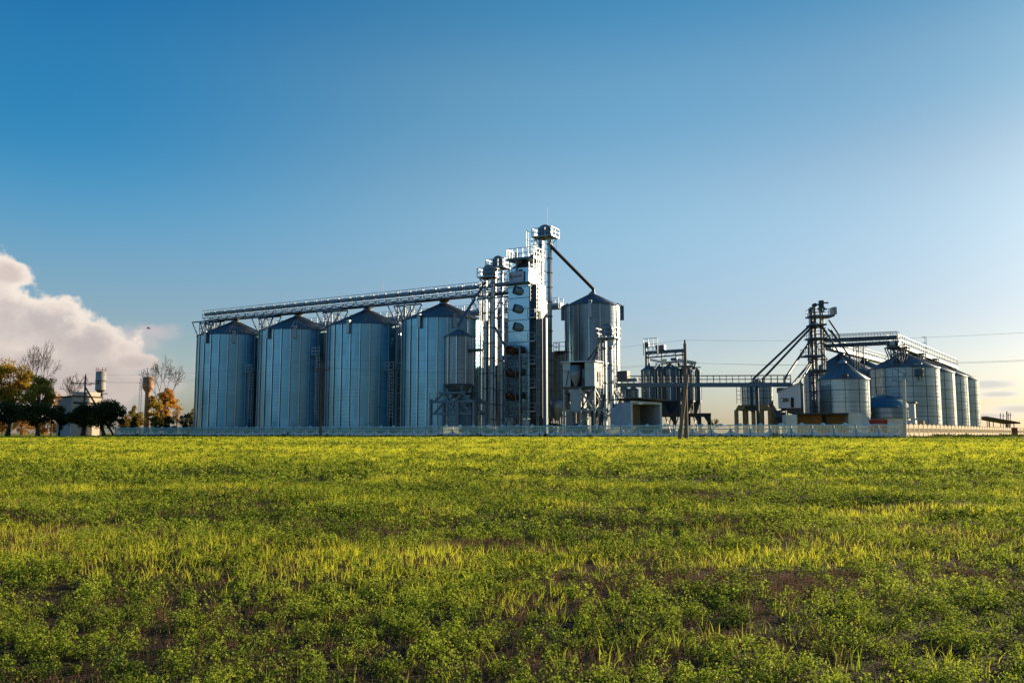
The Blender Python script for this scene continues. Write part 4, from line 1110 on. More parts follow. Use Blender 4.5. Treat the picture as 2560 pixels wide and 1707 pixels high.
b = MB(); b.fbox(o0, SU, SW, 25 * k, 148 * k, -0.3, 3.2, zt - 0.1, zt + 0.08, DARKC); b.build('roof', t)

# silos of the right group
Y1 = 114; c = at(2113, Y1); k = Y1 / FPX
silo('grain_silo', 'squat bright silo with square panels and a small roof hatch, beside the cabin tower', c.x, c.y, 65 * k * 0.93, GZ, P(2113, 945, Y1 - 3.5).z, P(2115, 903, Y1).z, 0, STEEL3, 'panelled silos of the right group', rings=1.45, sub=11, ribs=22, collar=0.45, ph=0.12)
t = [o for o in COL.objects if o.get('label', '').startswith('squat bright')][0]
b = MB(); p = P(2113, 938, Y1 - 3.4); b.obox(p, U2 * 0.35, W2 * 0.2, Z * 0.12, DARKC); b.build('roof_hatch', t)
lbs = ['big square-panelled silo behind the corner pole, largest of the right group', 'second of the receding panelled silos, behind the largest one',
       'third of the receding panelled silos at the right', 'rightmost and farthest panelled silo against the sky']
cc = V3((58.0, 126.0, 0)); step = V3((6.9, 9.2, 0)); rr = 4.75
R2S = []
for i in range(4):
    q = cc + step * i; d = q.y
    ze = P(2277, 917, 122).z; za = P(2270, 880, 126).z
    R2S.append(silo('grain_silo', lbs[i], q.x, q.y, rr, GZ, ze, za, 0, STEEL3, 'panelled silos of the right group', rings=1.38, sub=16, ribs=30, collar=0.5, ph=0.1 * i))
t = R2S[0]; c0 = cc
b = MB(); f0 = P(2236, 918, 120.2); f1 = P(2272, 951, 120.0)            # stair frame fixed to the wall
zA_, zB_ = f0.z, f1.z
pL = V3((f0.x, 120.9, 0)); pR = V3((f1.x, 120.7, 0))
for zz in (zA_, zB_): b.beam(pL + Z * zz, pR + Z * zz, 0.12, GALV)
for p in (pL, pR): b.beam(p + Z * zA_, p + Z * zB_, 0.16, GALV)
b.beam(pL + Z * zA_, pR + Z * ((zA_ + zB_) / 2), 0.1, GALV); b.beam(pR + Z * ((zA_ + zB_) / 2), pL + Z * zB_, 0.1, GALV); b.build('stair_frame', t)
b = MB()
for x in (2300, ): p = P(x, 930, 120.8); b.obox(p, U2 * .45, W2 * .3, Z * .5, SEAM); b.obox(p + Z * 1.2 - U2 * .2, U2 * .5, W2 * .3, Z * .06, GALV); b.beam(p - Z * .5 - U2 * .2, p - Z * 1.2 - U2 * .2, 0.12, SEAM); b.beam(p - Z * .5 + U2 * .2, p - Z * 1.2 + U2 * .2, 0.12, SEAM)
b.build('inspection_hatch', t)
cc0 = at(2110, 142)
lb0 = ['taller silo rising behind the squat bright silo, under the twin conveyors', 'far silo mostly hidden behind the squat bright silo and the largest panelled one']
for i in range(2):
    q = V3((cc0.x, cc0.y, 0)) + step * 1.25 * i
    silo('grain_silo', lb0[i], q.x, q.y, 6.0, GZ, P(2110, 930, 137).z, P(2110, 884, 142).z, 0, STEEL2, 'panelled silos of the right group', rings=1.38, sub=16, ribs=30, collar=0.5, ph=0.2)

# blue reflecting domed tank
c = at(2213, 119); k = 119 / FPX; c0 = V3((c.x, c.y, 0)); t = thing('domed_tank', 'low shiny blue-reflecting tank with a shallow domed roof before the largest panelled silo', 'tank', tuple(c))
DOME = mat('shiny_blue_zinc', (0.19, 0.25, 0.31), 0.36, 0.9, 0.18, 0.8, (0.4, 0.4, 3))
r = 66 * k * .93; zb_ = P(2213, 1046, 119).z; ze = P(2213, 1018, 116).z; zp_ = P(2213, 986, 119).z
b = MB(); b.lathe(c0, [(r, zb_), (r, ze)], DOME, 64)
for z in (zb_ + .05, (zb_ + ze) / 2, ze - .04): b.lathe(c0, [(r, z - .04), (r + .03, z - .04), (r + .03, z + .04), (r, z + .04)], SEAM, 64, False)
b.build('wall', t)
b = MB(); b.lathe(c0, [(r + .03, ze), (r * .86, ze + (zp_ - ze) * .36), (r * .6, ze + (zp_ - ze) * .72), (r * .32, zp_ - .15), (0.01, zp_)], DOME, 64); b.build('dome_roof', t)
b = MB(); b.lathe(c0, [(r * .96, GZ), (r * .96, zb_)], CREAM, 48); b.build('plinth', t)
c = at(2279, 109); c0 = V3((c.x, c.y, 0)); t = thing('duct_tower', 'narrow white ventilation duct with slanted head right of the domed tank', 'duct', tuple(c))
b = MB(); b.fbox(c0, U2, W2, -.15, .55, -.3, .3, P(2279, 1046, 109).z, P(2279, 1008, 109).z, WHITE); b.beam(c0 - U2 * 1.6 + Z * P(2279, 1013, 109).z, c0 + Z * P(2279, 1024, 109).z, 0.12, GALV); b.build('duct', t)
b = MB(); b.fbox(c0, U2, W2, -.3, .75, -.4, .4, P(2279, 1008, 109).z, P(2279, 1005, 109).z, DARK); b.build('cap', t)
b = MB(); b.fbox(c0, U2, W2, -.6, .6, -.5, .5, GZ, P(2279, 1050, 109).z, CREAM); b.fbox(c0, U2, W2, .9, 1.5, -.2, .4, GZ, P(2279, 1052, 109).z, BROWNC); b.build('base', t)
# red trailer tank
c = at(2199, 106); c0 = V3((c.x, c.y, 0)); t = thing('red_trailer', 'dark red farm trailer parked behind the fence, before the domed tank', 'trailer', tuple(c))
b = MB(); b.fbox(c0, V3((1, 0, 0)), V3((0, 1, 0)), -.6, .6, -1, 1.5, GZ + .7, P(2199, 1048, 106).z, REDP); b.build('body', t)
b = MB(); b.fbox(c0, V3((1, 0, 0)), V3((0, 1, 0)), .02, .08, -1.04, -1.0, GZ + .7, P(2199, 1048, 106).z, mat('orange_strip', (.4, .12, .02), .5)); b.build('reflector_strip', t)
for q in (-.45, .45):
    b = MB(); p = c0 + V3((q, -.6, GZ + .4)); b.tube(p - V3((.12, 0, 0)), p + V3((.12, 0, 0)), .4, BLACK, n=16); b.build('wheel', t)

# elevator tower of the right group
Yw = 128; c = at(2056, Yw); c0 = V3((c.x, c.y, 0)); XA = V3((1, 0, 0)); YA = V3((0, 1, 0)); k = Yw / FPX
t = thing('elevator_tower', 'dark lattice elevator tower with blue platforms and long slanted spouts', 'elevator tower', (c.x, c.y, GZ))
for (x, y, w_, top) in ((2041, 0, .28, 778), (2055, .8, .30, 766), (2066, .2, .26, 776), (2049, 1.2, .26, 781), (2073, .6, .30, 778), (2037, 1.0, .2, 850)):
    p = P(x - 2, HOR, Yw); pp = V3((p.x, Yw + y, 0)); zt = P(x, top, Yw).z
    b = MB()
    if x in (2055, 2066, 2073, 2049): b.tube(pp + Z * GZ, pp + Z * zt, w_ * .72, CREAM, n=14)  # cream colour gives these legs their sunlit look, the rest stay dark
    else: b.beam(pp + Z * GZ, pp + Z * zt, w_ * 1.25, BLUEGREY)
    z = GZ + 2
    while z < zt: b.obox(pp + Z * z, XA * (w_ * 1.1), YA * (w_ * 1.1), Z * .06, DARK); z += 2.4
    b.build('leg', t)
    if top < 780:
        b = MB(); b.tube(pp + Z * (zt + .3) - YA * .35, pp + Z * (zt + .3) + YA * .35, .30, DARK, n=14); b.obox(pp + Z * (zt + .4) + XA * .45, XA * .25, YA * .15, Z * .11, DARK); b.build('head', t)
b = MB(); p = P(2053, 762, Yw); b.obox(p, XA * .3, YA * .3, Z * .65, DARK); b.beam(p + Z * .3, p + Z * .3 + XA * 1.1, .2, DARK); b.build('top_motor', t)
for (x0, x1, yy, rh) in ((2028, 2086, 789, 1.0), (2030, 2066, 811, 0), (2026, 2068, 845, .9), (2015, 2062, 889, .9), (2034, 2080, 925, 0)):
    pa = P(x0, yy, Yw - 1.0); pb_ = P(x1, yy, Yw - 1.0)
    b = MB(); b.obox((pa + pb_) / 2 + YA * 1.2, XA * ((pb_.x - pa.x) / 2), YA * 1.4, Z * .12, BLUEGREY); po = b.build('platform', t)
    if rh:
        b = MB(); b.rail([pa + YA * 2.4, pa, pb_, pb_ + YA * 2.4], BLUEGREY if yy != 789 else RIB, 1.05, .07, .9); b.build('railing', po)
b = MB(); p = P(2083, 778, Yw); b.obox(p, XA * .25, YA * .8, Z * .55, RIB); b.build('wind_panel', t)
b = MB(); xs = P(2030, HOR, Yw).x; xr = P(2046, HOR, Yw).x
for xx in (xs, xr): b.beam((xx, Yw - .6, GZ), (xx, Yw - .6, P(2030, 775, Yw).z), .12, DARK)
z = GZ + 1; i = 0; zt = P(2030, 790, Yw).z
while z < zt - 1.4:
    b.beam((xs, Yw - .6, z), (xr, Yw - .6, z), .07, DARK); b.beam((xs if i % 2 else xr, Yw - .6, z), (xr if i % 2 else xs, Yw - .6, z + 1.4), .06, DARK); z += 1.4; i += 1
b.ladder((xs + .35, Yw - .75, GZ), (xs + .35, Yw - .75, zt), XA, DARK, .45, .5, .06)
b.build('lattice', t)
b = MB(); xs = P(2048, HOR, Yw).x; xr = P(2074, HOR, Yw).x
z = GZ + 4; i = 0
while z < zt - 1.4:
    b.beam((xs, Yw - .3, z), (xr, Yw - .3, z), .09, DARK); b.beam((xs if i % 2 else xr, Yw - .3, z), (xr if i % 2 else xs, Yw - .3, z + 1.9), .09, DARK); z += 1.9; i += 1
b.build('cross_bracing', t)
for (a, e, r_) in (((2036, 803, Yw), (1883, 947, 125), .17), ((2036, 810, Yw), (1907, 947, 124), .17), ((2027, 850, Yw), (1961, 948, 117), .17), ((2029, 902, Yw), (1980, 962, 115), .15),
                   ((2031, 905, Yw), (1998, 958, 114), .12), ((2072, 800, Yw), (2098, 838, 128), .13), ((2070, 822, Yw), (2088, 842, 128), .13), ((2050, 805, Yw), (2107, 898, 119), .13), ((2078, 826, Yw), (2125, 893, 119), .13)):
    b = MB(); pa, pe = P(*a), P(*e); b.tube(pa, pe, r_, DARK, n=8); b.tube(pe, pe - Z * .9, r_, DARK, n=8); b.build('spout', t)

# twin level conveyors to the right and the two receding roof conveyors
gantry('upper_twin_conveyor', 'upper of the two parallel dark conveyors right of the lattice tower', P(2064, 851, 128), P(2246, 843, 121), 1.0, .5, belt=DARK, bed=DARK, railm=GALV, every=.9, railh=.5)
TW = gantry('lower_twin_conveyor', 'lower of the two parallel dark conveyors, carried by a slim trestle', P(2064, 865, 128), P(2248, 856, 121), 1.0, .5, belt=DARK, bed=DARK, railm=GALV, every=1.0, railh=.45)
b = MB()
for x in (2141, 2147, 2153, 2158):
    p = P(x, 862, 125); b.beam(V3((p.x, p.y + (x % 2), P(x, 922, 125).z)), V3((p.x, p.y + (x % 2), p.z)), .14, DARK)
for yy in range(868, 920, 8): b.beam(P(2141, yy, 125), P(2158, yy, 125), .07, DARK)
b.beam(P(2140, 872, 125), P(2125, 861, 125), .07, DARK); b.beam(P(2158, 872, 125), P(2175, 859, 125), .07, DARK); b.build('trestle', TW)
r0 = V3((54.7, 121.2, P(2252, 866, 121.2).z + .1)); r1 = r0 + step * 3.5
r0 = cc - step * .55 + Z * (ZZr := P(2256, 862, 121).z); r1 = cc + step * 3.45 + Z * (ZZr - .5)
G3 = gantry('receding_roof_conveyor', 'sunlit railed conveyor receding over the peaks of the far right silos', r0, r1, 1.5, .9, every=1.4, railh=1.2, belt=RIB, bed=GALV)
for i, f in enumerate((0.06, 0.30, .52)):
    q = r0.lerp(r1, f); trestle(G3, q - Z * .2, V3((q.x, q.y, q.z - 3.2)), U2, W2, 1.5, 1.7)
b = MB(); q = r0.lerp(r1, .42); b.cage(q + Z * .3, q + Z * 3.0, U2, W2, GALV, .6, .7); b.build('access_cage', G3)
b = MB(); q = P(2238, 864, 121)
for x, yb in ((2224, 896), (2234, 896), (2241, 896)): b.beam(P(x, 864, 121.5), P(x + 7, yb, 121), .16, DARK)
b.beam(P(2222, 864, 121.5), P(2262, 863, 121), .2, DARK); b.beam(P(2230, 885, 121), P(2262, 873, 121), .1, DARK); b.beam(P(2225, 880, 121.5), P(2198, 915, 121), .05, DARK); b.build('corner_frame', G3)
q0 = V3((cc0.x, cc0.y, 0)) - step * .55 + Z * P(2085, 872, 138).z; q1 = q0 + step * 2.9
gantry('rear_roof_conveyor', 'sunlit conveyor receding behind the squat silo toward the gap between roofs', q0, q1, 1.3, .9, every=1.0, railh=1.1, belt=RIB, bed=RIB)

# ------------------------------------------------------------------ fence
def fence_panel(Lp=2.02, ivory=False):
    b = MB(); X = V3((1, 0, 0)); Yv = V3((0, 1, 0)); o = V3((0, 0, 0))
    if ivory:
        b.fbox(o, X, Yv, 0.06, Lp, -.03, .03, 0, .55, FIVORY); b.fbox(o, X, Yv, 0.06, Lp, -.045, .045, .55, .62, FIVORY)
        b.fbox(o, X, Yv, 0.06, Lp, -.03, .03, .62, 1.05, FIVORY); b.fbox(o, X, Yv, 0.06, Lp, -.045, .045, 1.05, 1.12, FIVORY); b.fbox(o, X, Yv, 0.06, Lp, -.03, .03, 1.12, 1.35, FIVORY)
        for i in range(9):
            x = .16 + i * .21; b.fbox(o, X, Yv, x, x + .06, -.05, -.03, .64, 1.04, FIVORY)
        n = 13; top = []
        for i in range(n + 1):
            x = .06 + (Lp - .06) * i / n; top.append((x, 1.38 + .16 * max(0, 1 - abs(x - Lp / 2) / .3) + .05 * (i % 2)))
        b.prism([V3((0.06, -.03, 1.35))] + [V3((x, -.03, z)) for x, z in top] + [V3((Lp, -.03, 1.35))], V3((0, .06, 0)), FIVORY)
        return b
    b.fbox(o, X, Yv, .06, Lp, -.03, .03, 0, .26, FLOW); b.fbox(o, X, Yv, .06, Lp, -.027, .027, .263, .5, FLOW)
    nb = 15; half = (Lp - .06) / 2; xc = .06 + half
    pts = []
    n = 22
    for i in range(n + 1):                                       # bowl shaped top of the solid lower part
        x = -half + 2 * half * i / n; u_ = min(1, abs(x) / (half * .88)); pts.append(V3((xc + x, -.028, .98 - .47 * math.sqrt(1 - u_ * u_))))
    for a, c_ in zip(pts[:-1], pts[1:]):
        b.prism([V3((a.x, -.028, .5)), V3((c_.x, -.028, .5)), c_, a], V3((0, .056, 0)), FLOW)
    for i in range(nb):
        x = xc - half + .05 + (2 * half - .14) * i / (nb - 1)
        b.fbox(o, X, Yv, x, x + .045, -.02, .02, .5, 1.36, FMID)
    b.fbox(o, X, Yv, .06, Lp, -.035, .035, .96, 1.04, FMID)
    top = [(.06, 1.34), (.06, 1.43)]
    for i in range(15):
        x = -half + 2 * half * i / 14; top.append((xc + x, 1.40 + .05 * abs(math.cos(x * 4)) + .17 * max(0, 1 - abs(x) / .32)))
    top += [(Lp, 1.43), (Lp, 1.34)]
    b.prism([V3((x, -.032, z)) for x, z in top], V3((0, .064, 0)), FTOP)
    b.prism([V3((xc + x, -.05, z)) for x, z in ((-.16, 1.36), (0, 1.24), (.16, 1.36), (0, 1.60))], V3((0, .1, 0)), FTOP)
    return b


def fence(name, label, p0, p1, n, ivory, zlift=0.0):
    d = (p1 - p0); L_ = d.length / n; d.normalize(); a = math.atan2(d.y, d.x)
    t = thing(name, label, 'fence', (p0.x, p0.y, GZ - .03), None, a)
    t['_o'] = [0, 0, 0]
    fp = None; ff = None
    for i in range(n):
        if fp is None: fp = fence_panel(L_, ivory).build('panel', t, local=True); q = fp
        else: q = fp.copy(); COL.objects.link(q); q.parent = t
        zo = float(gz(p0.x + d.x * L_ * i, p0.y + d.y * L_ * i)) - GZ
        q.location = (i * L_, 0, zo + rnd.uniform(-.012, .012)); q.rotation_euler = (0, rnd.uniform(-.004, .004), 0)
        if ff is None:
            b = MB(); m = FIVORY if ivory else FPOST; b.fbox((0, 0, 0), V3((1, 0, 0)), V3((0, 1, 0)), -.06, .055, -.07, .07, 0, 1.46, m); ff = b.build('post', t, local=True); q = ff
        else: q = ff.copy(); COL.objects.link(q); q.parent = t
        q.location = (i * L_, 0, zo)
    q = ff.copy(); COL.objects.link(q); q.parent = t; q.location = (n * L_, 0, 0)
    return t


pc = V3((P(2259, HOR, 83.2).x, 83.2, 0))
pl = V3((P(288, HOR, 142).x, 142, 0))
fence('panel_fence', 'long pale green and blue concrete panel fence with baluster openings', pl, pc + U * -.15, 57, False)
pr = V3((P(2528, HOR, 140).x, 140, 0))
fence('ivory_fence', 'sunlit ivory concrete panel fence receding from the corner pole', pc, pr, 34, True)
fence('far_fence', 'short far stretch of ivory fence beyond the open shed', V3((P(2543, HOR, 150).x, 150, 0)), V3((P(2600, HOR, 165).x, 165, 0)), 8, True)

# ------------------------------------------------------------------ poles and wires
def insul(b, p): b.tube(p, p + Z * .22, .06, BLACK, .09, 8); b.tube(p + Z * .22, p + Z * .32, .09, BLACK, .04, 8)


def gzz(x, y): return float(gz(x, y))


pL = at(207, 128); pM = at(801, 102); pR = at(1707, 78)
PT = {}
def pole(label, p, top, r, m, arm, strut=None, axis=U):
    zb_ = gzz(p.x, p.y); t = thing('utility_pole', label, 'utility pole', (p.x, p.y, zb_), 'poles of the overhead line'); p0 = V3((p.x, p.y, 0))
    b = MB(); b.tube(p0 + Z * (zb_ - .2), top, r, m, r * .75, 12); b.build('pole', t)
    if strut:
        b = MB(); b.tube(strut[0], strut[1], r, m, r * .8, 12); b.build('strut', t)
    ins = []
    if arm:
        b = MB(); a = top - Z * arm[1]; b.beam(a - axis * arm[0], a + axis * arm[0], .14, m); b.build('crossarm', t)
        b = MB(); insul(b, top); ins.append(top + Z * .3)
        for q in (-1, 1): insul(b, a + axis * q * arm[0] * .95); ins.append(a + axis * q * arm[0] * .95 + Z * .3)
        b.build('insulator', t)
    return t, ins


LINE = (pR - pL).normalized(); ACR = V3((0.84, .54, 0))
topL = P(214, 940, 128); topM = P(804, 903, 102); topR = P(1712, 858, 78)
ARM = V3((.95, .3, 0)).normalized()
_, iL = pole('tarred wooden utility pole with a slanted strut before the dark leafy tree', pL, topL, .15, WOOD, (1.9, 1.1), (V3(P(283, 1086, 126)), topL - Z * 1.6), ARM)
_, iM = pole('lone dark wooden utility pole in front of the gap between two large silos', pM, topM, .15, WOOD, (1.0, 1.0), None, ARM)
b0 = at(1700, 77.5); b0.z = gzz(b0.x, b0.y)
_, iR = pole('tall pair of leaning poles forming a narrow A in front of the hopper bin cluster', pR + V3((.32, 0, 0)), topR, .19, mat('brown_concrete_pole', (.17, .125, .09), .8, 0, .3, 3, (1, 1, .1)), (.75, 2.1), (V3((b0.x - .05, b0.y, b0.z)), topR - Z * 2.9 + V3((.1, -.3, 0))), ARM)
t = thing('corner_post', 'short thick sunlit concrete pole at the fence corner', 'pole', tuple(at(2261, 82.6)))
b = MB(); p = at(2262, 82.6); b.tube(p - Z * .1, P(2260, 948, 82.6), .17, WOODL, .13, 12); b.build('pole', t)
b = MB(); q = P(2260, 948, 82.6); b.tube(q, q + Z * .06, .16, WOOD, .15, 12); b.build('cap', t)


def wire(a, e, sag, r=.014):
    b = MB(); n = 24; pts = [a.lerp(e, i / n) - Z * (sag * 4 * (i / n) * (1 - i / n)) for i in range(n + 1)]
    b.path(pts, r, WIRE, 4); return b


nx_ = topR + (topR - topM); nl_ = topL + (topL - topM)
seg = [(iL, iM, 'between the strutted pole and the lone pole'), (iM, iR, 'between the lone pole and the leaning pole pair'), (iR, [q + (topR - topM) * 1.0 for q in iR], 'running off to the right of the leaning pole pair'),
       ([q + (topL - topM) for q in iL], iL, 'running off to the left of the strutted pole')]
for a_, e_, lb in seg:
    for j, nm in enumerate(('top', 'lower left', 'lower right')):
        b = wire(a_[j], e_[j], .8, .008); single(b, 'power_line', '%s overhead wire %s' % (nm, lb), 'wire', tuple(a_[j]), 'overhead wires')
# ------------------------------------------------------------------ left background
Yb = 150; o = at(177, Yb); o0 = V3((o.x, o.y, 0)); k = Yb / FPX
t = thing('brick_building', 'flat-roofed brick building with its shaded end coloured grey, behind the dark leafy tree', 'building', tuple(o))
BU = V3((0.80, -0.60, 0)); BW = V3((0.60, 0.80, 0)); zt = P(177, 991, Yb).z
wR = 71 * k / .98 ; wL = 36 * k / .52
# lit face runs away from the corner along BW2, grey end, its shade put into the colour, runs to the left
A = V3((0.45, 0.893, 0)).normalized(); B = V3((-A.y, A.x, 0))
c1 = o0 + A * 5.7; c2 = o0 + B * 3.9; c3 = c1 + B * 3.9
b = MB(); b.prism([o0 + Z * GZ, c1 + Z * GZ, c1 + Z * zt, o0 + Z * zt], B * .25, BRICK); b.prism([o0 + B * .253 + Z * (GZ), c2 + Z * GZ, c2 + Z * (zt - .4), o0 + B * .253 + Z * zt], A * .25, PLASTER)
b.prism([c1 + B * .253 + Z * GZ, c3 + Z * GZ, c3 + Z * (zt - .4), c1 + B * .253 + Z * zt], A * -.25, BRICK); b.prism([c2 + A * .253 + Z * GZ, c3 - A * .253 + Z * GZ, c3 - A * .253 + Z * (zt - .4), c2 + A * .253 + Z * (zt - .4)], B * -.25, BRICK)
b.build('wall', t)
b = MB(); b.prism([o0 - A * .3 - B * .3 + Z * zt, c1 + A * .3 - B * .3 + Z * zt, c3 + A * .3 + B * .2 + Z * (zt - .2), c2 - A * .3 + B * .2 + Z * (zt - .2)], Z * .2, ROOFF); b.build('roof', t)
b = MB(); b.prism([o0 + A * .1 + Z * (zt - .9), c1 + Z * (zt - .9), c1 + Z * (zt + .0), o0 + A * .1 + Z * (zt + .0)], B * -.12, BRICK); b.prism([o0 + A * .1 + Z * (zt - 1.25), c1 + Z * (zt - 1.25), c1 + Z * (zt - .92), o0 + A * .1 + Z * (zt - .92)], B * -.03, DARKC)
b.prism([o0 + A * .6 + Z * (zt + .22), c1 - A * .2 + Z * (zt + .22), c1 - A * .2 + Z * (zt + .9), o0 + A * .6 + Z * (zt + .9)], B * 1.0, BRICK); b.build('parapet', t)
b = MB(); b.fbox(o0, A, B, 2.6, 4.1, -.03, 0, GZ, GZ + 2.4, DARKC); b.fbox(o0, A, B, .7, 1.6, -.02, 0, GZ + 2.6, GZ + 3.7, BROWNC); b.build('doorway', t)


def wtower(label, x, Y, yt, yb_, yst, rpx, rst, m1, m2, rods):
    c = at(x, Y); c0 = V3((c.x, c.y, 0)); k = Y / FPX; t = thing('water_tower', label, 'water tower', tuple(c), 'water towers on the left')
    zt, zb_, zs = P(x, yt, Y).z, P(x, yb_, Y).z, P(x, yst, Y).z
    b = MB(); b.lathe(c0, [(0.01, zt + .15), (rpx * k, zt), (rpx * k, zb_)], m1, 24); b.lathe(c0, [(rpx * k, zb_), (rst * k, zs)], m2, 24)
    if rods:
        b.lathe(c0, [(rpx * k + .05, (zt + zb_) / 2 + .1), (rpx * k + .05, (zt + zb_) / 2 - .1)], DARKC, 24)
    b.build('tank', t)
    b = MB(); b.lathe(c0, [(rst * k, zs), (rst * k * 1.05, GZ)], m2, 16); b.build('shaft', t)
    b = MB()
    if rods:
        for i in range(7):
            a = i * .9; p = c0 + V3((math.cos(a), math.sin(a), 0)) * rpx * k * .95; b.beam(p + Z * (zt - .3), p + Z * (zt + .9), .1, RUST)
        b.lathe(c0, [(rpx * k, zt + .38), (rpx * k, zt + .44)], RUST, 16); b.build('roof_railing', t)
        b = MB()
        for y in (940, 960, 985): p = P(x + 9, y + 40, Y - 1); b.beam(V3((p.x, p.y, GZ)), V3((p.x, p.y, P(x, 985, Y).z)), .2, DARK)
        p = P(x + 9, 984, Y - 1); b.beam(p - V3((1.3, 0, 0)), p + V3((1.4, 0, 0)), .18, DARK); b.build('side_pipe', t)
    else:
        b.ladder(c0 - V3((rpx * k + .2, .5, 0)) + Z * (GZ + 1), c0 - V3((rpx * k + .2, .5, 0)) + Z * zt, V3((1, 0, 0)), GALV, .4, .5, .06); b.build('ladder', t)
    return t


WTC = mat('pale_tank_paint', (0.30, 0.28, 0.27), .7, 0, .15, .8); WTO = mat('rusty_orange_steel', (0.36, 0.19, 0.10), .75, 0, .25, .8, (1, 1, .3))
wtower('grey cylindrical water tank with rusty rods on top, above the brick building', 245, 195, 929, 975, 982, 12, 5, WTC, DARKC, True)
wtower('rust coloured water tower with a narrow shaft beside the bare tree', 365, 172, 943, 970, 981, 13, 6.2, WTO, WTO, False)

# far right open shelter and masts
Yq = 156; pa = P(2466, 1044, Yq); pe = P(2551, 1059, Yq - 4)
t = thing('open_shed', 'open shed with a thin sloping roof on posts at the far right', 'shed', tuple(at(2500, Yq)))
b = MB(); b.prism([pa, pe, pe + V3((.5, 6, 0)), pa + V3((.5, 6, 0))], Z * .28, ROOFF); b.build('roof', t)
for x in (2475, 2486, 2492, 2494, 2530, 2534, 2538, 2543):
    b = MB(); f = (x - 2466) / 85; q = pa.lerp(pe, f) + V3((0, .4 + (x % 3), 0)); b.beam(V3((q.x, q.y, GZ)), q, .14, DARK); b.build('post', t)
b = MB(); q0 = at(2528, Yq - 14); b.fbox(V3((q0.x, q0.y, 0)), V3((1, 0, 0)), V3((0, 1, 0)), 0, 1.1, 0, .1, GZ, GZ + 1.45, RUST); b.build('gate_panel', t)
for i, (x, y0, lb) in enumerate(((2501, 1032, 'leftmost thin mast behind the open shed'), (2508, 1033, 'second thin mast from the left behind the open shed'), (2517, 1028, 'tallest and thickest mast behind the open shed'), (2521, 1032, 'thin mast right of the thickest mast'), (2526, 1031, 'rightmost thin mast behind the open shed'))):
    p = at(x, 168); b = MB(); b.beam(p, P(x, y0, 168), .12 if i != 2 else .2, DARK)
    b.beam(P(x, y0 + 6, 168) - V3((.25, 0, 0)), P(x, y0 + 6, 168) + V3((.25, 0, 0)), .06, DARK); single(b, 'mast', lb, 'mast', tuple(p), 'masts behind the open shed')
o = at(2548, 300); o0 = V3((o.x, o.y, 0)); t = thing('far_barn', 'tiny dark barn on the horizon at the right edge', 'barn', tuple(o))
b = MB(); b.fbox(o0, V3((1, 0, 0)), V3((0, 1, 0)), -1, 6, 0, 5, GZ, P(2548, 1078, 300).z, DARKC); b.build('wall', t)
b = MB(); b.fbox(o0, V3((1, 0, 0)), V3((0, 1, 0)), -.5, 7, -.5, 5.5, P(2548, 1078, 300).z, P(2548, 1075, 300).z, DARK); b.build('roof', t)

# bird
p = P(373, 821, 110); b = MB(); b.lathe(p, [(0.01, -.05), (.09, 0), (.01, .06)], BLACK, 8); b.tube(p - V3((.28, 0, 0)), p + V3((.2, 0, 0)), .06, BLACK, .03, 8); b.tube(p - V3((.28, 0, 0)), p - V3((.36, 0, -.02)), .045, BLACK, .01, 8); bo = MB()
t = thing('bird', 'small dark bird flying before the thin cloud on the left', 'bird', tuple(p)); b.build('body', t)
for q in (-1, 1): b = MB(); b.prism([p, p + V3((-.14, 0, .02)), p + V3((-.22, .3 * q, .16)), p + V3((-.1, .5 * q, .1)), p + V3((.02, .3 * q, .14))], Z * .015, BLACK); b.build('wing', t)

# ------------------------------------------------------------------ trees
def leafmat(name, a, b_, tr=.3):
    return mat(name, a, .75, 0, 0, 1, col2=b_, trans=tr, attr='shade', spec=.15)


LDARK = leafmat('dark_leaves', (.03, .036, .014), (.12, .11, .03), .3)
LOLIVE = leafmat('olive_leaves', (.10, .08, .014), (.42, .28, .03), .5)
LORANGE = leafmat('orange_leaves', (.34, .15, .025), (.75, .42, .05), .5)
LYEL = leafmat('yellow_green_leaves', (.20, .14, .018), (.60, .40, .04), .5)
LFIR = leafmat('fir_needles', (.03, .045, .02), (.08, .10, .035), .15)


def limbs(b, p, d, L_, r, lvl, rg, spread, up, ends, minr=.02, m=BARK):
    """a limb that forks in two again and again, each fork turned out of the last plane"""
    q = p
    for i in range(2):
        d = (d + V3((rg.gauss(0, .09), rg.gauss(0, .09), rg.gauss(0, .05) + up * .10))).normalized(); e = q + d * (L_ / 2)
        b.tube(q, e, max(minr, r * (1 - .13 * i)), m, max(minr, r * (1 - .13 * (i + 1))), 7 if lvl > 4 else 4, False); q = e
        if i == 0 and lvl in (2, 3, 4):
            ax = d.cross(V3((rg.gauss(0, 1), rg.gauss(0, 1), rg.gauss(0, 1)))).normalized(); limbs(b, q, (d + ax * spread * 1.3).normalized(), L_ * .6, r * .42, lvl - 2, rg, spread, up, ends, minr, m)
    if lvl <= 0:
        ends.append(q); return
    ax = d.cross(V3((rg.gauss(0, 1), rg.gauss(0, 1), rg.gauss(0, .6)))).normalized(); k = rg.uniform(.35, .65)
    limbs(b, q, (d + ax * spread * k * 1.3).normalized(), L_ * rg.uniform(.72, .9), r * .72, lvl - 1, rg, spread, up, ends, minr, m)
    limbs(b, q, (d - ax * spread * (1 - k) * 1.5).normalized(), L_ * rg.uniform(.66, .86), r * .66, lvl - 1, rg, spread, up, ends, minr, m)


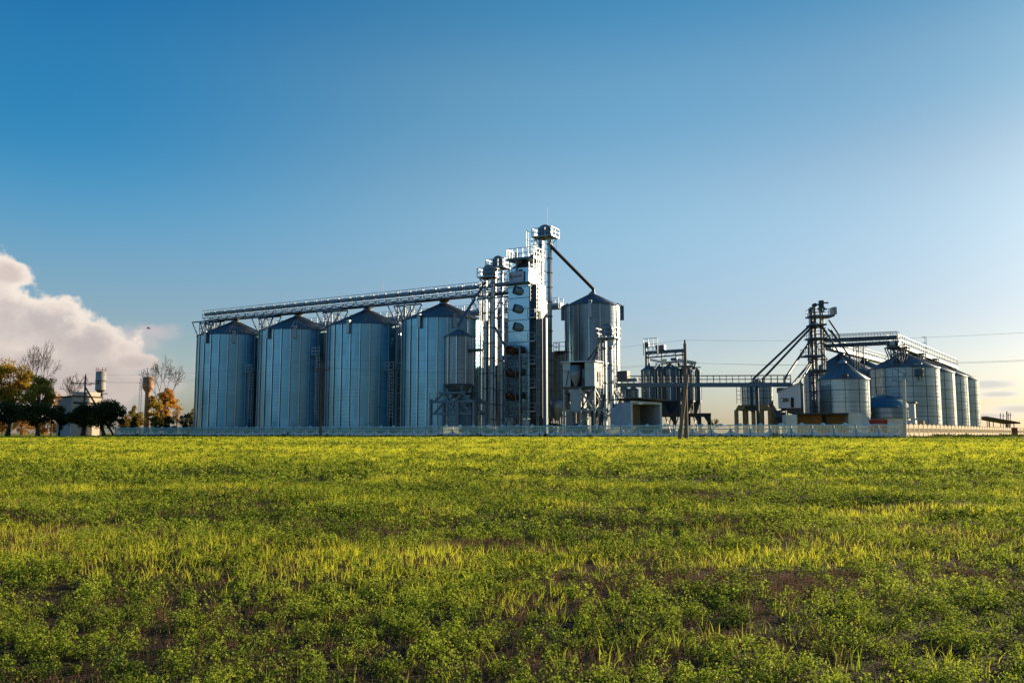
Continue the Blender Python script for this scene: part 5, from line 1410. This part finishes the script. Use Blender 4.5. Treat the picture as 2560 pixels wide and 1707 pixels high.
def leaves(name, parent, origin, pts, n, size, m, seed, spr, zs=1.0):
    """n leaf faces scattered round clump centres pts (np array)"""
    rg = np.random.default_rng(seed); pts = np.array(pts); ci = rg.integers(0, len(pts), n)
    g_ = rg.normal(0, 1, (n, 3)); g_ /= (np.linalg.norm(g_, axis=1, keepdims=True) + 1e-6); g_ *= (rg.random((n, 1)) ** .45) * spr * rg.uniform(.5, 1.25, (len(pts), 1))[ci]; g_[:, 2] *= zs
    c_ = pts[ci] + g_
    a = rg.normal(0, 1, (n, 3)); a /= np.linalg.norm(a, axis=1, keepdims=True); b_ = np.cross(a, rg.normal(0, 1, (n, 3))); b_ /= np.linalg.norm(b_, axis=1, keepdims=True) + 1e-6
    s = size * rg.uniform(.6, 1.3, (n, 1)); v = np.stack([c_ - a * s * .5, c_ + b_ * s * .32, c_ + a * s * .5, c_ - b_ * s * .32], 1).reshape(-1, 3)
    v[:, 2] = np.maximum(v[:, 2], GZ + .1)
    v -= np.array(origin); sh = np.repeat(np.clip(rg.random(len(pts))[ci] * .6 + rg.random(n) * .5, 0, 1), 4)
    return npmesh(name, v, 4, m, sh, parent)


def npmesh(name, v, k_, m, shade, parent=None, faces=None):
    me = bpy.data.meshes.new(name); nv = len(v); me.vertices.add(nv); me.vertices.foreach_set('co', np.ascontiguousarray(v, dtype=np.float32).ravel())
    if faces is None:
        nf = nv // k_; li = np.arange(nv, dtype=np.int32); ls = np.arange(nf, dtype=np.int32) * k_
    else:
        nf, k_ = faces.shape; li = faces.astype(np.int32).ravel(); ls = np.arange(nf, dtype=np.int32) * k_
    me.loops.add(len(li)); me.loops.foreach_set('vertex_index', li); me.polygons.add(nf); me.polygons.foreach_set('loop_start', ls)
    me.update(calc_edges=True)
    at_ = me.attributes.new('shade', 'FLOAT', 'POINT'); at_.data.foreach_set('value', np.ascontiguousarray(shade, dtype=np.float32))
    me.materials.append(m); o = bpy.data.objects.new(name, me); COL.objects.link(o)
    if parent is not None: o.parent = parent; o['_o'] = list(parent['_o'])
    return o


def tree(label, x, Y, ytop, wpx, m, n, size, seed, cat='tree', name='tree', trunk=.28, base=.25, lean=0, bare=0, spread=.75, up=.4, lvl=4, group='trees on the left', ybot=None, spr=None, cond=.0, ztr=None):
    c = at(x, Y); c.z = gzz(c.x, c.y) if Y < 100 else GZ; H = P(x, ytop, Y).z - c.z; Wd = wpx / FPX * Y
    t = thing(name, label, cat, tuple(c), group); rg = random.Random(seed)
    b = MB(); ends = []
    if bare:
        limbs(b, c - Z * .1, V3((lean, 0, 1)).normalized(), H * (ztr or .32), trunk, lvl, rg, spread, up, ends, .026 * Y / 100)
        # fit the skeleton to the seen height and width
        vs = np.array(b.v); hz = vs[:, 2].max() - c.z; wx = np.abs(vs[:, 0] - c.x).max() * 2
        sz = H / hz; sx = Wd / wx; b.v = [(c.x + (p[0] - c.x) * sx, c.y + (p[1] - c.y) * sx, c.z + (p[2] - c.z) * sz) for p in b.v]
        ends = [V3((c.x + (e.x - c.x) * sx, c.y + (e.y - c.y) * sx, c.z + (e.z - c.z) * sz)) for e in ends]
        b.build('trunk', t)
        if m:
            rg.shuffle(ends); leaves('crown', t, t['_o'], [tuple(e) for e in ends[:max(8, len(ends) // 2)]], n, size, m, seed, spr or Wd * .1)
        return t
    zb_ = c.z + H * base; ctr = V3((c.x, c.y, (zb_ + c.z + H) / 2)); hz = (c.z + H - zb_) / 2
    pts = []
    while len(pts) < 46:
        q = V3((rg.uniform(-1, 1), rg.uniform(-1, 1), rg.uniform(-1, 1)))
        w_ = 1 if not cond else max(.12, 1 - cond * (q.z + 1) / 2)
        if V3((q.x / w_, q.y / w_, q.z)).length < 1.0 - rg.random() * .15 and q.length > .25:
            pts.append((ctr.x + q.x * Wd * .42, ctr.y + q.y * Wd * .42, ctr.z + q.z * hz * .88))
    b.tube(c - Z * .1, c + V3((lean, 0, H * .35)), trunk, BARK, trunk * .7, 8, False); s_ = c + V3((lean, 0, H * .33))
    for q in pts[:22]:
        mid = s_.lerp(V3(q), .5) + V3((rg.uniform(-.3, .3), rg.uniform(-.3, .3), .2)); b.tube(s_, mid, trunk * .4, BARK, trunk * .22, 5, False); b.tube(mid, V3(q), trunk * .22, BARK, .03, 5, False)
    b.build('trunk', t)
    leaves('crown', t, t['_o'], pts, n, size, m, seed, spr or Wd * .15, .85)
    return t


tree('tall bare tree with a forked fan of twigs above the autumn trees', 92, 152, 848, 135, None, 0, 0, 11, bare=1, trunk=.30, spread=.62, up=.55, lvl=8, ztr=.26)
tree('rounded bare tree left of the grey water tank', 168, 172, 930, 92, None, 0, 0, 23, bare=1, trunk=.26, spread=.8, up=.3, lvl=7, ztr=.2)
tree('tall bare tree rising behind the rust coloured water tower', 397, 166, 886, 112, None, 0, 0, 31, bare=1, trunk=.28, spread=.66, up=.5, lvl=8, ztr=.3)
tree('broad yellow and olive autumn tree at the left edge', 22, 146, 893, 125, LYEL, 9000, .34, 3, trunk=.3, base=.28)
tree('golden olive autumn tree under the forked bare tree', 92, 140, 928, 86, LYEL, 5200, .32, 4, trunk=.25, base=.3)
tree('reddish thinning tree between the olive tree and the brick building', 128, 176, 968, 55, LORANGE, 1100, .30, 5, trunk=.18, base=.3)
tree('dark low tree with a leaning trunk at the left edge', 14, 118, 1000, 110, LDARK, 5000, .28, 6, trunk=.24, base=.34, lean=.5)
tree('dark tree with forked trunk left of the brick building', 98, 117, 1003, 112, LDARK, 5600, .27, 7, trunk=.26, base=.33, lean=-.5)
tree('small dark tree standing against the grey end of the brick building', 148, 122, 1008, 58, LDARK, 2400, .27, 77, trunk=.18, base=.2)
tree('dense dark round tree in front of the brick building', 204, 119, 1010, 82, LDARK, 7000, .26, 8, trunk=.26, base=.26, lean=.4)
tree('dense dark spreading tree behind the pole strut', 262, 120, 1000, 118, LDARK, 11000, .26, 9, trunk=.3, base=.22, lean=-.6)
tree('slim orange autumn tree behind the bare tree and tower', 412, 178, 955, 62, LORANGE, 5500, .34, 10, trunk=.2, base=.12, cond=.35)
tree('yellow green autumn tree right of the rust coloured tower', 388, 172, 975, 52, LYEL, 2600, .32, 12, trunk=.2, base=.12)
tree('faded pink-brown autumn tree near the leftmost silo', 441, 190, 985, 30, LORANGE, 500, .34, 13, trunk=.14, base=.2)
tree('olive bush left of the rust coloured water tower', 338, 168, 1008, 50, LOLIVE, 3200, .3, 14, 'bush', 'bush', trunk=.12, base=.02)
tree('pale green fir bush low behind the left fence end', 333, 150, 1035, 26, LFIR, 2200, .24, 15, 'bush', 'bush', trunk=.1, base=.0, cond=.6)
tree('dark green fir shrub below the orange tree', 425, 156, 1030, 50, LFIR, 3200, .24, 16, 'bush', 'bush', trunk=.1, base=.0, cond=.3)
tree('dark green shrub right of the rust coloured tower base', 390, 154, 1032, 36, LOLIVE, 2400, .24, 17, 'bush', 'bush', trunk=.1, base=0)
tree('dark shrub close to the leftmost silo', 470, 165, 1024, 52, LFIR, 3200, .26, 18, 'bush', 'bush', trunk=.1, base=0)
tree('yellowish tree top beside the leftmost silo', 487, 176, 1005, 30, LYEL, 1500, .3, 19, trunk=.12, base=.1)
tree('bare brown bush right of the hopper bin cluster', 1783, 172, 1046, 30, LOLIVE, 260, .16, 20, 'bush', 'bush', bare=1, trunk=.06, spread=.9, up=.2, lvl=6, ztr=.15, group=None)
for i, x in enumerate((5, 52, 108, 148, 190)):
    tree(('orange sunlit bush at the left edge under the dark trees', 'orange sunlit bush between the two leftmost dark trunks', 'orange sunlit bush behind the forked dark tree',
          'orange sunlit bush beside the grey building end', 'brown low bush behind the dense round tree')[i], x, 190, 1036 + i * 3, 64, LORANGE, 1500, .34, 40 + i, 'bush', 'bush', trunk=.08, base=0, group='orange bushes under the left trees')
for i, (x, y) in enumerate(((306, 1030), (318, 1038))):
    tree(('olive shrub at the left end of the fence', 'small olive shrub inside the left fence end')[i], x, 160, y, 30, LOLIVE, 1600, .26, 60 + i, 'bush', 'bush', trunk=.08, base=0)

# weeds at the foot of the fence, spread wide to darken its shadow strip
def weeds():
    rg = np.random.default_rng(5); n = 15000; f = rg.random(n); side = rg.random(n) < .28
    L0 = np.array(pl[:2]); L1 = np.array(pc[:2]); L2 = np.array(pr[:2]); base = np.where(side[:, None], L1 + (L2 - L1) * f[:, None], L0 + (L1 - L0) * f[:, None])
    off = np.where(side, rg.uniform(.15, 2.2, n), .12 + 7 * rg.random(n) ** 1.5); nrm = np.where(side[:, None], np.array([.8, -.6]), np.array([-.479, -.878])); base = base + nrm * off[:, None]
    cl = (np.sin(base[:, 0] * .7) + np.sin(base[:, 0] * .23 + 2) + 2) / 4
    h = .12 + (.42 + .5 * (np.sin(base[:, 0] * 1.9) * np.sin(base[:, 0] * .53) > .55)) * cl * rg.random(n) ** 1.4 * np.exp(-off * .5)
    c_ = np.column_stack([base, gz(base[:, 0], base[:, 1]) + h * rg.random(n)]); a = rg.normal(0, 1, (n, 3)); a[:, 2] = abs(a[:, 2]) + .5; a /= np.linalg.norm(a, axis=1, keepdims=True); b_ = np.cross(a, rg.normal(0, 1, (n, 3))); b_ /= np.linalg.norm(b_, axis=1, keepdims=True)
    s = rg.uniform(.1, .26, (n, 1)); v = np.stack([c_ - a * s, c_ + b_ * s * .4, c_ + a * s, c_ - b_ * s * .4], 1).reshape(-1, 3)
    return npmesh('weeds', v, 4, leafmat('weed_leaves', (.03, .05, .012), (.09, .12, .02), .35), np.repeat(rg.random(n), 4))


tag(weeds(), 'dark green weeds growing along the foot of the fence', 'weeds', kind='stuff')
# ------------------------------------------------------------------ crop, clover and dry weeds of the field
rg = np.random.default_rng(11)


def vnoise(x, y, s, seed):
    x = x / s; y = y / s; xi = np.floor(x).astype(np.int64); yi = np.floor(y).astype(np.int64); fx = x - xi; fy = y - yi
    fx = fx * fx * (3 - 2 * fx); fy = fy * fy * (3 - 2 * fy)

    def h(a, b):
        n = (a * 374761393 + b * 668265263 + seed * 974711) & 0x7fffffff; n = ((n ^ (n >> 13)) * 1274126177) & 0x7fffffff; return ((n ^ (n >> 16)) & 0xffff) / 65535.0
    return (h(xi, yi) * (1 - fx) + h(xi + 1, yi) * fx) * (1 - fy) + (h(xi, yi + 1) * (1 - fx) + h(xi + 1, yi + 1) * fx) * fy


def fbm(x, y, s, seed, o=3):
    return sum(vnoise(x, y, s / 2 ** i, seed + i) * .55 ** i for i in range(o)) / sum(.55 ** i for i in range(o))


# patches of growth read off the field: (lateral position / distance, distance, half sizes, weight)
TY = np.linspace(100, 4, 2000); TROW = HOR + FPX * (EYE - 1.1 * sstep(12, 90, TY)) / TY


def gp(x, y, rx, ry, w_):
    # centre of a patch: photo column and row on the lower, flat part of the field
    Yc_, Ya, Yb_ = [float(np.interp(q, TROW, TY)) for q in (y, y - ry, y + ry)]
    return ((x - CX) / FPX * Yc_, Yc_, rx / FPX * Yc_, (Ya - Yb_) / 2, w_)


GR = [gp(150, 1335, 420, 26, .8), gp(560, 1385, 420, 30, .9), gp(950, 1440, 350, 38, .9), gp(1150, 1480, 300, 30, .5), gp(1400, 1265, 500, 18, .5), gp(2050, 1385, 420, 28, .9),
      gp(1800, 1410, 200, 18, .5), gp(2300, 1290, 400, 18, .8), gp(2400, 1230, 400, 20, .4), gp(1500, 1600, 160, 60, .35), gp(300, 1215, 500, 10, .3),
      gp(700, 1440, 900, 10, -.2), gp(200, 1560, 700, 70, -.7), gp(1000, 1330, 500, 16, -.6), gp(1450, 1310, 300, 22, -.6), gp(700, 1275, 600, 16, -.45), gp(150, 1275, 300, 10, -.3), gp(1900, 1240, 300, 8, -.45),
      gp(1700, 1470, 500, 34, -.6), gp(2350, 1470, 400, 26, -.4)]
BR = [gp(1650, 1450, 260, 30, .9), gp(1950, 1470, 330, 26, .7), gp(2400, 1450, 300, 30, .5), gp(1550, 1620, 520, 60, .6), gp(900, 1660, 420, 50, .55), gp(2200, 1560, 500, 50, .4), gp(2350, 1275, 200, 8, .7), gp(1700, 1245, 120, 8, .5),
      gp(150, 1450, 500, 40, -.3)]


def field(X, Y, lst):
    f = np.zeros_like(X); X0, Y0 = X, Y; X = X0 + (fbm(X0, Y0, 1.7, 131, 3) - .5) * 3.2; Y = Y0 * (1 + (fbm(X0, Y0, 1.9, 141, 3) - .5) * .34)
    for cx, cy, sx, sy, w_ in lst: f += w_ * np.exp(-((X - cx) / sx) ** 2 - ((Y - cy) / sy) ** 2)
    return f


def grassd(X, Y):
    far = sstep(30, 46, Y)
    g = .36 + field(X, Y, GR) + (fbm(X * .7, Y, 2.2, 1) - .5) * 1.9 + (fbm(X, Y, .5, 9, 2) - .5) * .5
    g = g * (1 - far) + (.95 + (fbm(X * .35, Y, 6, 21) - .5) * 1.7) * far
    return np.clip(g, 0, 1)


def brownd(X, Y):
    far = sstep(24, 40, Y)
    return np.clip((-.02 + field(X, Y, BR) + (fbm(X, Y, 1.8, 5) - .5) * 2.0) * (1 - far * .8), 0, 1)


def scatter(y0, y1, dens):
    W0 = lambda y: .64 * y + 1.6
    A = (W0(y0) + W0(y1)) * (y1 - y0); n = int(A * dens)
    y = np.sqrt(rg.random(n) * (y1 * y1 - y0 * y0) + y0 * y0); x = rg.uniform(-1, 1, n) * W0(y); return x, y


GV, GF, GS = [], [], []
def blades(x, y, nb, hmin, hmax, wd, segs, spread, shade0):
    """tufts of grass blades: nb blades per tuft position"""
    x = np.repeat(x, nb); y = np.repeat(y, nb); n = len(x); ts = np.repeat(shade0, nb)
    a = rg.random(n) * 2 * np.pi; x = x + np.cos(a) * spread * rg.random(n); y = y + np.sin(a) * spread * rg.random(n)
    b = a + rg.normal(0, .7, n); h = rg.uniform(hmin, hmax, n) * (.65 + .7 * rg.random(n)); lean = rg.uniform(.05, .75, n) * h; w_ = wd * rg.uniform(.7, 1.3, n)
    dx, dy = np.cos(b), np.sin(b); t_ = rg.random(n) * np.pi; sx, sy = np.cos(t_), np.sin(t_); z0 = gz(x, y) - .01
    rows = []
    for i in range(segs + 1):
        f = i / segs; cx = x + dx * lean * f ** 1.8; cy = y + dy * lean * f ** 1.8; cz = z0 + h * (f - .22 * f * f * (lean / h)); ww = w_ * (1 - f ** 1.6) * .5 + (.0006 if i == segs else 0)
        if i == segs: rows.append(np.column_stack([cx, cy, cz]))
        else: rows.append(np.column_stack([cx - sx * ww, cy - sy * ww, cz])); rows.append(np.column_stack([cx + sx * ww, cy + sy * ww, cz]))
    k_ = len(rows); V_ = np.stack(rows, 1).reshape(-1, 3); base = (np.arange(n) * k_)[:, None]; sh = np.clip(ts + rg.normal(0, .18 if wd < .03 else .08, n), 0, 1)
    F = []
    for i in range(segs):
        if i < segs - 1: F.append(np.concatenate([base + 2 * i, base + 2 * i + 1, base + 2 * i + 3, base + 2 * i + 2], 1))
        else: F.append(np.concatenate([base + 2 * i, base + 2 * i + 1, base + 2 * i + 2, base + 2 * i + 2], 1))
    return V_, F, np.repeat(sh, k_)


def mixed_mesh(name, parts, m):
    """parts: list of (V, [quad arrays, last one degenerate = triangles], shade)"""
    vs, li, ls, sh = [], [], [], []; o = 0; lo = 0
    for V_, F, s in parts:
        for f in F:
            tri = (f[0, 2] == f[0, 3]); g_ = f[:, :3] if tri else f; k_ = g_.shape[1]; li.append((g_ + o).ravel()); ls.append(lo + np.arange(len(g_)) * k_); lo += g_.size
        vs.append(V_); sh.append(s); o += len(V_)
    v = np.concatenate(vs); li = np.concatenate(li).astype(np.int32); ls = np.concatenate(ls).astype(np.int32)
    me = bpy.data.meshes.new(name); me.vertices.add(len(v)); me.vertices.foreach_set('co', v.astype(np.float32).ravel()); me.loops.add(len(li)); me.loops.foreach_set('vertex_index', li)
    me.polygons.add(len(ls)); me.polygons.foreach_set('loop_start', ls); me.update(calc_edges=True)
    a = me.attributes.new('shade', 'FLOAT', 'POINT'); a.data.foreach_set('value', np.concatenate(sh).astype(np.float32)); me.materials.append(m)
    ob = bpy.data.objects.new(name, me); COL.objects.link(ob); return ob


GRM = leafmat('grass_blade', (.16, .28, .015), (.74, .70, .05), .5)
CLM = leafmat('clover_leaf', (.018, .056, .006), (.46, .53, .05), .45)  # range widened so dark and bright ends carry shaded and sunlit leaves
DRM = leafmat('dry_weed', (.07, .038, .026), (.30, .17, .10), .3)
parts = []
for (y0, y1, dn, nb, h0, h1, wd, sg) in ((4.2, 9, 80, 6, .05, .165, .0075, 3), (9, 17, 80, 5, .05, .165, .0095, 3), (17, 30, 60, 5, .07, .17, .014, 2), (30, 50, 24, 5, .11, .22, .03, 2), (50, 78, 18, 5, .10, .2, .042, 1), (78, 112, 13, 5, .10, .2, .062, 1)):
    x, y = scatter(y0, y1, dn); g_ = grassd(x, y); kp = rg.random(len(x)) < g_ ** 1.6; x, y, g_ = x[kp], y[kp], g_[kp]
    if y0 > 45:
        kp = -((x - pc.x) * .479 + (y - pc.y) * .878) > 4.5 + (fbm(x, y, 3, 91, 2) - .5) * 4; x, y, g_ = x[kp], y[kp], g_[kp]
    sh = np.clip(.25 + .5 * g_ + (fbm(x, y, 1.2, 33, 2) - .5) * .7, 0, 1)
    parts.append(blades(x, y, nb, h0, h1, wd, sg, .05 if y0 < 17 else .14, sh))
tag(mixed_mesh('grass', parts, GRM), 'yellow green sunlit blades of the young crop across the field', 'grass', kind='stuff')


def leaflets(x, y, nl, rad, hmax, size, shade0):
    x = np.repeat(x, nl); y = np.repeat(y, nl); n = len(x); s0 = np.repeat(shade0, nl); hmax = hmax * (.35 + 1.5 * fbm(x, y, .5, 83, 2))
    r = rad * np.sqrt(rg.random(n)); a = rg.random(n) * 2 * np.pi; x = x + r * np.cos(a); y = y + r * np.sin(a)
    z = gz(x, y) + hmax * (.25 + .75 * rg.random(n)) * (1 - .5 * (r / rad) ** 2)
    nm = rg.normal(0, .8, (n, 3)); nm[:, 2] += .8; nm /= np.linalg.norm(nm, axis=1, keepdims=True); t_ = np.cross(nm, rg.normal(0, 1, (n, 3))); t_ /= np.linalg.norm(t_, axis=1, keepdims=True); b = np.cross(nm, t_)
    s = size * rg.uniform(.6, 1.25, (n, 1)); c_ = np.column_stack([x, y, z])
    V_ = np.stack([c_ - t_ * s * .5, c_ + b * s * .3 + t_ * s * .12, c_ + t_ * s * .5 + nm * s * .12, c_ - b * s * .3 + t_ * s * .12], 1).reshape(-1, 3)
    F = [np.arange(n * 4).reshape(-1, 4)]; return V_, F, np.repeat(np.clip(s0 + rg.normal(0, .2, n), 0, 1), 4)


def mounds(x, y, nl, rad, hm, size, shade0):
    """leafy clumps: leaves sit on a dome and face outwards, bare shaded hollows stay between"""
    R_ = rad * rg.uniform(.6, 1.35, len(x)); Hh = hm * rg.uniform(.3, 1.35, len(x)); ax_ = rg.uniform(.75, 1.3, len(x))
    x = np.repeat(x, nl); y = np.repeat(y, nl); n = len(x); s0 = np.repeat(shade0, nl); R_ = np.repeat(R_, nl); Hh = np.repeat(Hh, nl); ax_ = np.repeat(ax_, nl)
    a = rg.random(n) * 2 * np.pi; ct = rg.random(n) ** .8; st = np.sqrt(1 - ct * ct); f = rg.uniform(.72, 1.08, n)
    px = x + R_ * st * np.cos(a) * f * ax_; py = y + R_ * st * np.sin(a) * f; z = gz(px, py) + Hh * ct * f + .005
    nm = np.column_stack([st * np.cos(a), st * np.sin(a), ct]) + rg.normal(0, .55, (n, 3)); nm /= np.linalg.norm(nm, axis=1, keepdims=True)
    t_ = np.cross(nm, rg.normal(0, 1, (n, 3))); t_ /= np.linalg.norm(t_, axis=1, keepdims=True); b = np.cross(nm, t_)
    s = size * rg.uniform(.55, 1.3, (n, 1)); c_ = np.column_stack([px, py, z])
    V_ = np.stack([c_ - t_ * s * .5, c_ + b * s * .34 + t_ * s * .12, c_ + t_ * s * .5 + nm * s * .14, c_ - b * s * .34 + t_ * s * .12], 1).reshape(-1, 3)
    return V_, [np.arange(n * 4).reshape(-1, 4)], np.repeat(np.clip(s0 + rg.normal(0, .24, n) + (ct - .5) * .3, 0, 1), 4)  # leaves low on the dome are darker, shade put into the tone


parts = []
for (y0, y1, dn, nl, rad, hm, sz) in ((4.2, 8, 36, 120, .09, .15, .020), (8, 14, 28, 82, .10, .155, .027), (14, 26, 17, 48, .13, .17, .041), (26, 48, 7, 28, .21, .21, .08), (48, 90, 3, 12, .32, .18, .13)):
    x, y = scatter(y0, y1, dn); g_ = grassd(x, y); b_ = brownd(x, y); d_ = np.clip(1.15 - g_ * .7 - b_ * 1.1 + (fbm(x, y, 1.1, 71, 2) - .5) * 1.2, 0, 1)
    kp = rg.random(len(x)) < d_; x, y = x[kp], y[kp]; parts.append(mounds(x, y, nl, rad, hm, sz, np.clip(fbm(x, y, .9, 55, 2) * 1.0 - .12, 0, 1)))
for (y0, y1, dn, nl, rad, hm, sz) in ((4.2, 8, 60, 16, .08, .05, .018), (8, 14, 45, 12, .09, .06, .024), (14, 26, 26, 9, .12, .08, .036)):
    x, y = scatter(y0, y1, dn); d_ = np.clip(1.0 - grassd(x, y) * .5 - brownd(x, y) * 1.0, 0, 1)
    kp = rg.random(len(x)) < d_; x, y = x[kp], y[kp]; parts.append(leaflets(x, y, nl, rad, hm, sz, np.clip(fbm(x, y, .9, 55, 2) * .8 - .1, 0, 1)))
tag(mixed_mesh('clover', parts, CLM), 'dark green clover leaves covering the ground between the blades', 'clover', kind='stuff')
parts = []
for (y0, y1, dn, nb, wd) in ((4.2, 9, 150, 8, .005), (9, 17, 100, 7, .008), (17, 34, 40, 6, .015)):
    x, y = scatter(y0, y1, dn); b_ = brownd(x, y); kp = rg.random(len(x)) < np.clip(b_ * 1.2 + .12, 0, 1); x, y = x[kp], y[kp]
    parts.append(blades(x, y, nb, .04, .15, wd, 1, .06, rg.random(len(x))))
    if y0 < 17: parts.append(leaflets(x, y, 8, .07, .09, .013 if y0 < 9 else .02, rg.random(len(x)) * .6))
tag(mixed_mesh('dry_weeds', parts, DRM), 'brown dried stalks and dead leaves in the bare patches', 'weeds', kind='stuff')

for o in bpy.data.objects:
    if '_o' in o: del o['_o']
